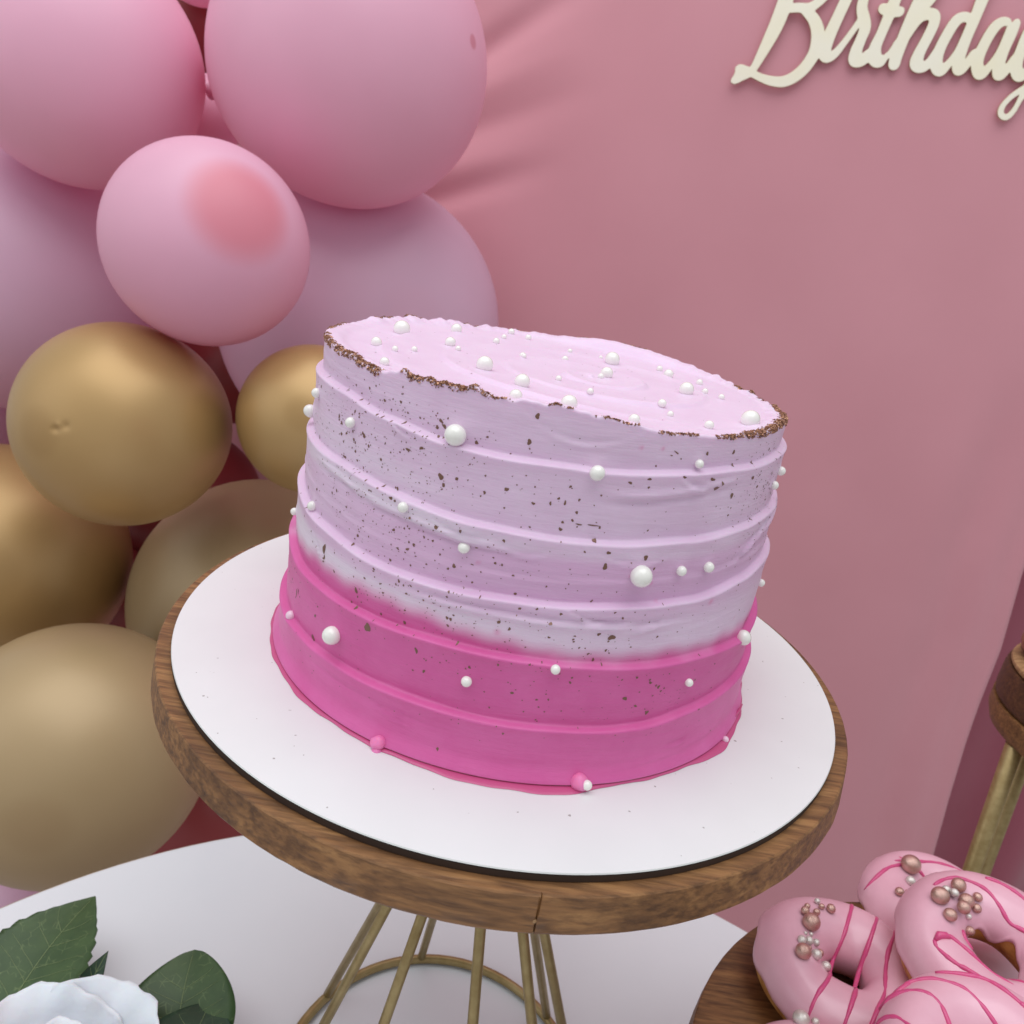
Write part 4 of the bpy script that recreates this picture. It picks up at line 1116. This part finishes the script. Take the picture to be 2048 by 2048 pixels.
# ------------------------------------------------------------------ script sign
def sign():
    res = .0011
    pts = []
    for st in SIGN_STROKES:
        sp = np.array(spline(st, 10)); sp[:, 2] = sp[:, 2] * .90 - .0003
        pts.append(sp)
    allp = np.concatenate(pts)
    x0, x1 = allp[:, 0].min() - .02, allp[:, 0].max() + .02
    y0, y1 = allp[:, 1].min() - .02, allp[:, 1].max() + .02
    nx, ny = int((x1 - x0) / res), int((y1 - y0) / res)
    X, Y = np.meshgrid(x0 + res * np.arange(nx), y0 + res * np.arange(ny))
    D = np.full(X.shape, 1.0)
    for sp in pts:
        for p in range(len(sp) - 1):
            ax, ay, aw = sp[p]; bx, by, bw = sp[p + 1]
            w = max(aw, bw) + .004
            i0 = max(0, int((min(ax, bx) - w - x0) / res)); i1 = min(nx, int((max(ax, bx) + w - x0) / res) + 2)
            j0 = max(0, int((min(ay, by) - w - y0) / res)); j1 = min(ny, int((max(ay, by) + w - y0) / res) + 2)
            xs, ys = X[j0:j1, i0:i1], Y[j0:j1, i0:i1]
            dx, dy = bx - ax, by - ay
            t = np.clip(((xs - ax) * dx + (ys - ay) * dy) / (dx * dx + dy * dy + 1e-12), 0, 1)
            d = np.hypot(xs - ax - t * dx, ys - ay - t * dy) - (aw + (bw - aw) * t)
            # soft union rounds the inner corners like cut acrylic
            k = .0012
            cur = D[j0:j1, i0:i1]
            hh = np.clip(.5 + .5 * (cur - d) / k, 0, 1)
            D[j0:j1, i0:i1] = np.minimum(cur * (1 - hh) + d * hh - k * hh * (1 - hh), np.minimum(cur, d))
    # marching squares -> closed contours
    segs = {}
    def ip(ia, ja, ib, jb):
        a, b = D[ja, ia], D[jb, ib]
        t = a / (a - b)
        return (ia + (ib - ia) * t, ja + (jb - ja) * t)
    ins = D < 0
    code = ins[:-1, :-1] * 1 + ins[:-1, 1:] * 2 + ins[1:, 1:] * 4 + ins[1:, :-1] * 8
    js, is_ = np.nonzero((code > 0) & (code < 15))
    TBL = {1: [(3, 0)], 2: [(0, 1)], 3: [(3, 1)], 4: [(1, 2)], 5: [(3, 0), (1, 2)], 6: [(0, 2)], 7: [(3, 2)], 8: [(2, 3)], 9: [(2, 0)], 10: [(0, 1), (2, 3)], 11: [(2, 1)], 12: [(1, 3)], 13: [(1, 0)], 14: [(0, 3)]}
    def ekey(e, i, j):
        return {0: ('h', i, j), 1: ('v', i + 1, j), 2: ('h', i, j + 1), 3: ('v', i, j)}[e]
    nxt, pos = {}, {}
    for j, i in zip(js, is_):
        for a, b in TBL[int(code[j, i])]:
            ka, kb = ekey(a, i, j), ekey(b, i, j)
            for kk in (ka, kb):
                if kk not in pos:
                    pos[kk] = ip(kk[1], kk[2], kk[1] + 1, kk[2]) if kk[0] == 'h' else ip(kk[1], kk[2], kk[1], kk[2] + 1)
            nxt[ka] = kb
    loops = []
    while nxt:
        s = next(iter(nxt)); lp = [s]; k = nxt.pop(s)
        while k != s and k in nxt:
            lp.append(k); k = nxt.pop(k)
        if len(lp) > 12: loops.append(lp)
    cu = bpy.data.curves.new('birthday_sign', 'CURVE')
    cu.dimensions = '2D'; cu.fill_mode = 'BOTH'; cu.extrude = .0009; cu.bevel_depth = .0006; cu.bevel_resolution = 2
    for lp in loops:
        P = np.array([pos[k] for k in lp])
        for _ in range(3): P = .25 * np.roll(P, 1, 0) + .5 * P + .25 * np.roll(P, -1, 0)
        s = cu.splines.new('POLY'); s.use_cyclic_u = True
        s.points.add(len(P) - 1)
        for q, (a, b) in zip(s.points, P): q.co = (x0 + res * a, y0 + res * b, 0, 1)
    tmp = bpy.data.objects.new('tmp', cu); COL.objects.link(tmp)
    dg_ = bpy.context.evaluated_depsgraph_get()
    me = bpy.data.meshes.new_from_object(tmp.evaluated_get(dg_))
    bpy.data.objects.remove(tmp)
    me.materials.clear(); me.materials.append(M['sign']); me.materials.append(M['sign_edge'])
    for p_ in me.polygons:
        p_.material_index = 0 if abs(p_.normal.z) > .8 else 1
    o = link(bpy.data.objects.new('birthday_sign', me))
    # cloth plane stands at WY and is turned by WYAW; the sign hangs a finger's width in front
    o.matrix_world = Matrix.Translation((0, WY, 0)) @ Matrix.Rotation(WYAW, 4, 'Z') @ Matrix.Translation((0, -.006, 0)) @ Matrix.Rotation(PI / 2, 4, 'X')
    tag(o, 'gold script sign reading Birthday on the pink backdrop', 'sign')


sign()


# ------------------------------------------------------------------ silk flower, lower left
def leaf(parent, base, tip, width, mat, side, curl=.006, serr=0, blunt=1.0):
    base, tip = Vector(base), Vector(tip)
    ax = tip - base; L = ax.length; ax.normalize()
    sd = Vector(side); sd = (sd - ax * sd.dot(ax)).normalized(); nn = ax.cross(sd)
    if nn.z < 0: nn = -nn
    nu, nv = 41, 15
    V = []
    def P(u, w):
        wd = width * .5 * (math.sin(PI * min(1, u ** .8)) ** blunt) * (1.12 - .2 * u)
        if serr: wd *= 1 + serr * ((u * 11) % 1 - .5) * min(1, 4 * u * (1 - u))
        return base + ax * (u * L) + sd * (w * wd) + nn * (curl * (math.sin(PI * u) + .9 * abs(w) ** 1.5 * (wd / width) * 2 - .3 * u * u))
    for i in range(nu):
        u = i / (nu - 1)
        for j in range(nv): V.append(P(u, -1 + 2 * j / (nv - 1)))
    F = grid_faces(nv, nu)
    n0 = len(V)
    V += [v - nn * .0005 for v in V]
    F += [tuple(n0 + k for k in reversed(f)) for f in grid_faces(nv, nu)]
    for i in range(nu - 1):
        for e in (0, nv - 1):
            a, b = i * nv + e, (i + 1) * nv + e
            F.append((a, b, n0 + b, n0 + a) if e else (b, a, n0 + a, n0 + b))
    o = mesh_obj('leaf', V, F, mat, parent)
    def vein(ps, r0, r1):
        Vt, Ft = tube([Vector(q) + nn * .0001 for q in ps], list(np.linspace(r0, r1, len(ps))), 5)
        mesh_obj('vein', Vt, Ft, M['vein'], o)
    vein([P(u, 0) for u in np.linspace(.05, .95, 14)], .0003, .00012)
    for k in range(5):
        u0 = .12 + .13 * k + .02 * math.sin(k * 2.3)
        for s in (-1, 1):
            vein([P(u0 + .16 * t, s * .78 * t ** 1.1) for t in np.linspace(0, 1, 7)], .00014, .00006)
    return o


def petal(parent, c, yaw, tilt, a, b, k, seed):
    """rounded cupped petal: an elliptical disc bent into a shell"""
    r_ = np.random.default_rng(seed); p = r_.uniform(0, 6.28, 6)
    cy, sy = math.cos(yaw), math.sin(yaw)
    out = Vector((cy, sy, 0)); side = Vector((-sy, cy, 0)); upz = Vector((0, 0, 1))
    upv = upz * math.cos(tilt) + out * math.sin(tilt)
    nn = out * math.cos(tilt) - upz * math.sin(tilt)
    rings, seg = 14, 72
    V = [Vector(c)]
    for i in range(1, rings + 1):
        r = i / rings
        for j in range(seg):
            t_ = 2 * PI * j / seg
            edge = 1 + .05 * math.sin(3 * t_ + p[0]) + .035 * math.sin(5 * t_ + p[1]) + .018 * math.sin(13 * t_ + p[2]) + .008 * math.sin(29 * t_ + p[4])
            s_, w = r * math.sin(t_) * edge, r * math.cos(t_) * edge
            bend = -k * (w * w + .35 * s_ * s_) + .55 * k * max(0, s_ - .45) ** 2 * 3 + .10 * k * math.sin(6 * w + p[3]) * r + .05 * k * math.sin(13 * w + 4 * s_ + p[5]) * r * r
            V.append(Vector(c) + upv * (a * s_) + side * (b * w) + nn * bend)
    F = [(0, 1 + j, 1 + (j + 1) % seg) for j in range(seg)]
    for i in range(rings - 1):
        o = 1 + i * seg
        F += [(o + j, o + seg + j, o + seg + (j + 1) % seg, o + (j + 1) % seg) for j in range(seg)]
    o = mesh_obj('petal', V, F, M['silk'], parent)
    md = o.modifiers.new('thickness', 'SOLIDIFY'); md.thickness = .0005
    return o


def flower():
    c0 = Vector((-.168, -.050, TABLE_Z))
    fl = thing('silk_rose', 'white silk rose with green leaves on the table, lower left', 'flower', c0)
    V, F = lathe([(.003, .0005), (.012, .004), (.018, .015), (.014, .028), (.004, .034)], 24)
    mesh_obj('calyx', V, F, M['leaf_dark'], fl)
    # (yaw, distance out, height of petal centre, tilt, half height, half width, bend)
    for k, (yaw, d, h, tl, a, b, kk) in enumerate(((126, .034, .033, 32, .025, .031, .014), (70, .036, .033, 34, .026, .034, .014), (182, .033, .028, 42, .024, .030, .013), (12, .024, .024, 40, .022, .024, .012),
                                                   (232, .034, .027, 42, .024, .031, .013), (280, .034, .027, 44, .024, .031, .013), (330, .034, .027, 42, .024, .031, .013),
                                                   (98, .017, .037, 14, .021, .024, .012), (170, .016, .036, 14, .021, .023, .012), (245, .016, .036, 14, .021, .023, .012), (318, .016, .036, 14, .021, .023, .012), (30, .016, .036, 14, .021, .023, .012),
                                                   (60, .006, .039, 4, .017, .015, .010), (190, .006, .039, 4, .017, .015, .010), (310, .006, .039, 4, .017, .015, .010))):
        y_ = rad(yaw)
        petal(fl, (d * math.cos(y_), d * math.sin(y_), h - .0045), y_, rad(tl), a, b, kk, 40 + k)
    def L(*p): return Vector(p) - c0
    leaf(fl, L(-.2150, -.012, -.252), L(-.2035, .054, -.234), .056, M['leaf'], (1, -.1, .12), .005, .10, .95)
    leaf(fl, L(-.1230, -.022, -.252), L(-.1345, .024, -.226), .056, M['leaf'], (1, .25, .30), .006, 0, .62)
    leaf(fl, L(-.1160, -.046, -.244), L(-.1160, .001, -.231), .046, M['leaf_dark'], (1, -.3, -.1), .006, 0, .62)
    leaf(fl, L(-.180, -.002, -.246), L(-.1735, .012, -.2225), .012, M['leaf_dark'], (1, 0, .2), .002, 0, 1.0)


flower()
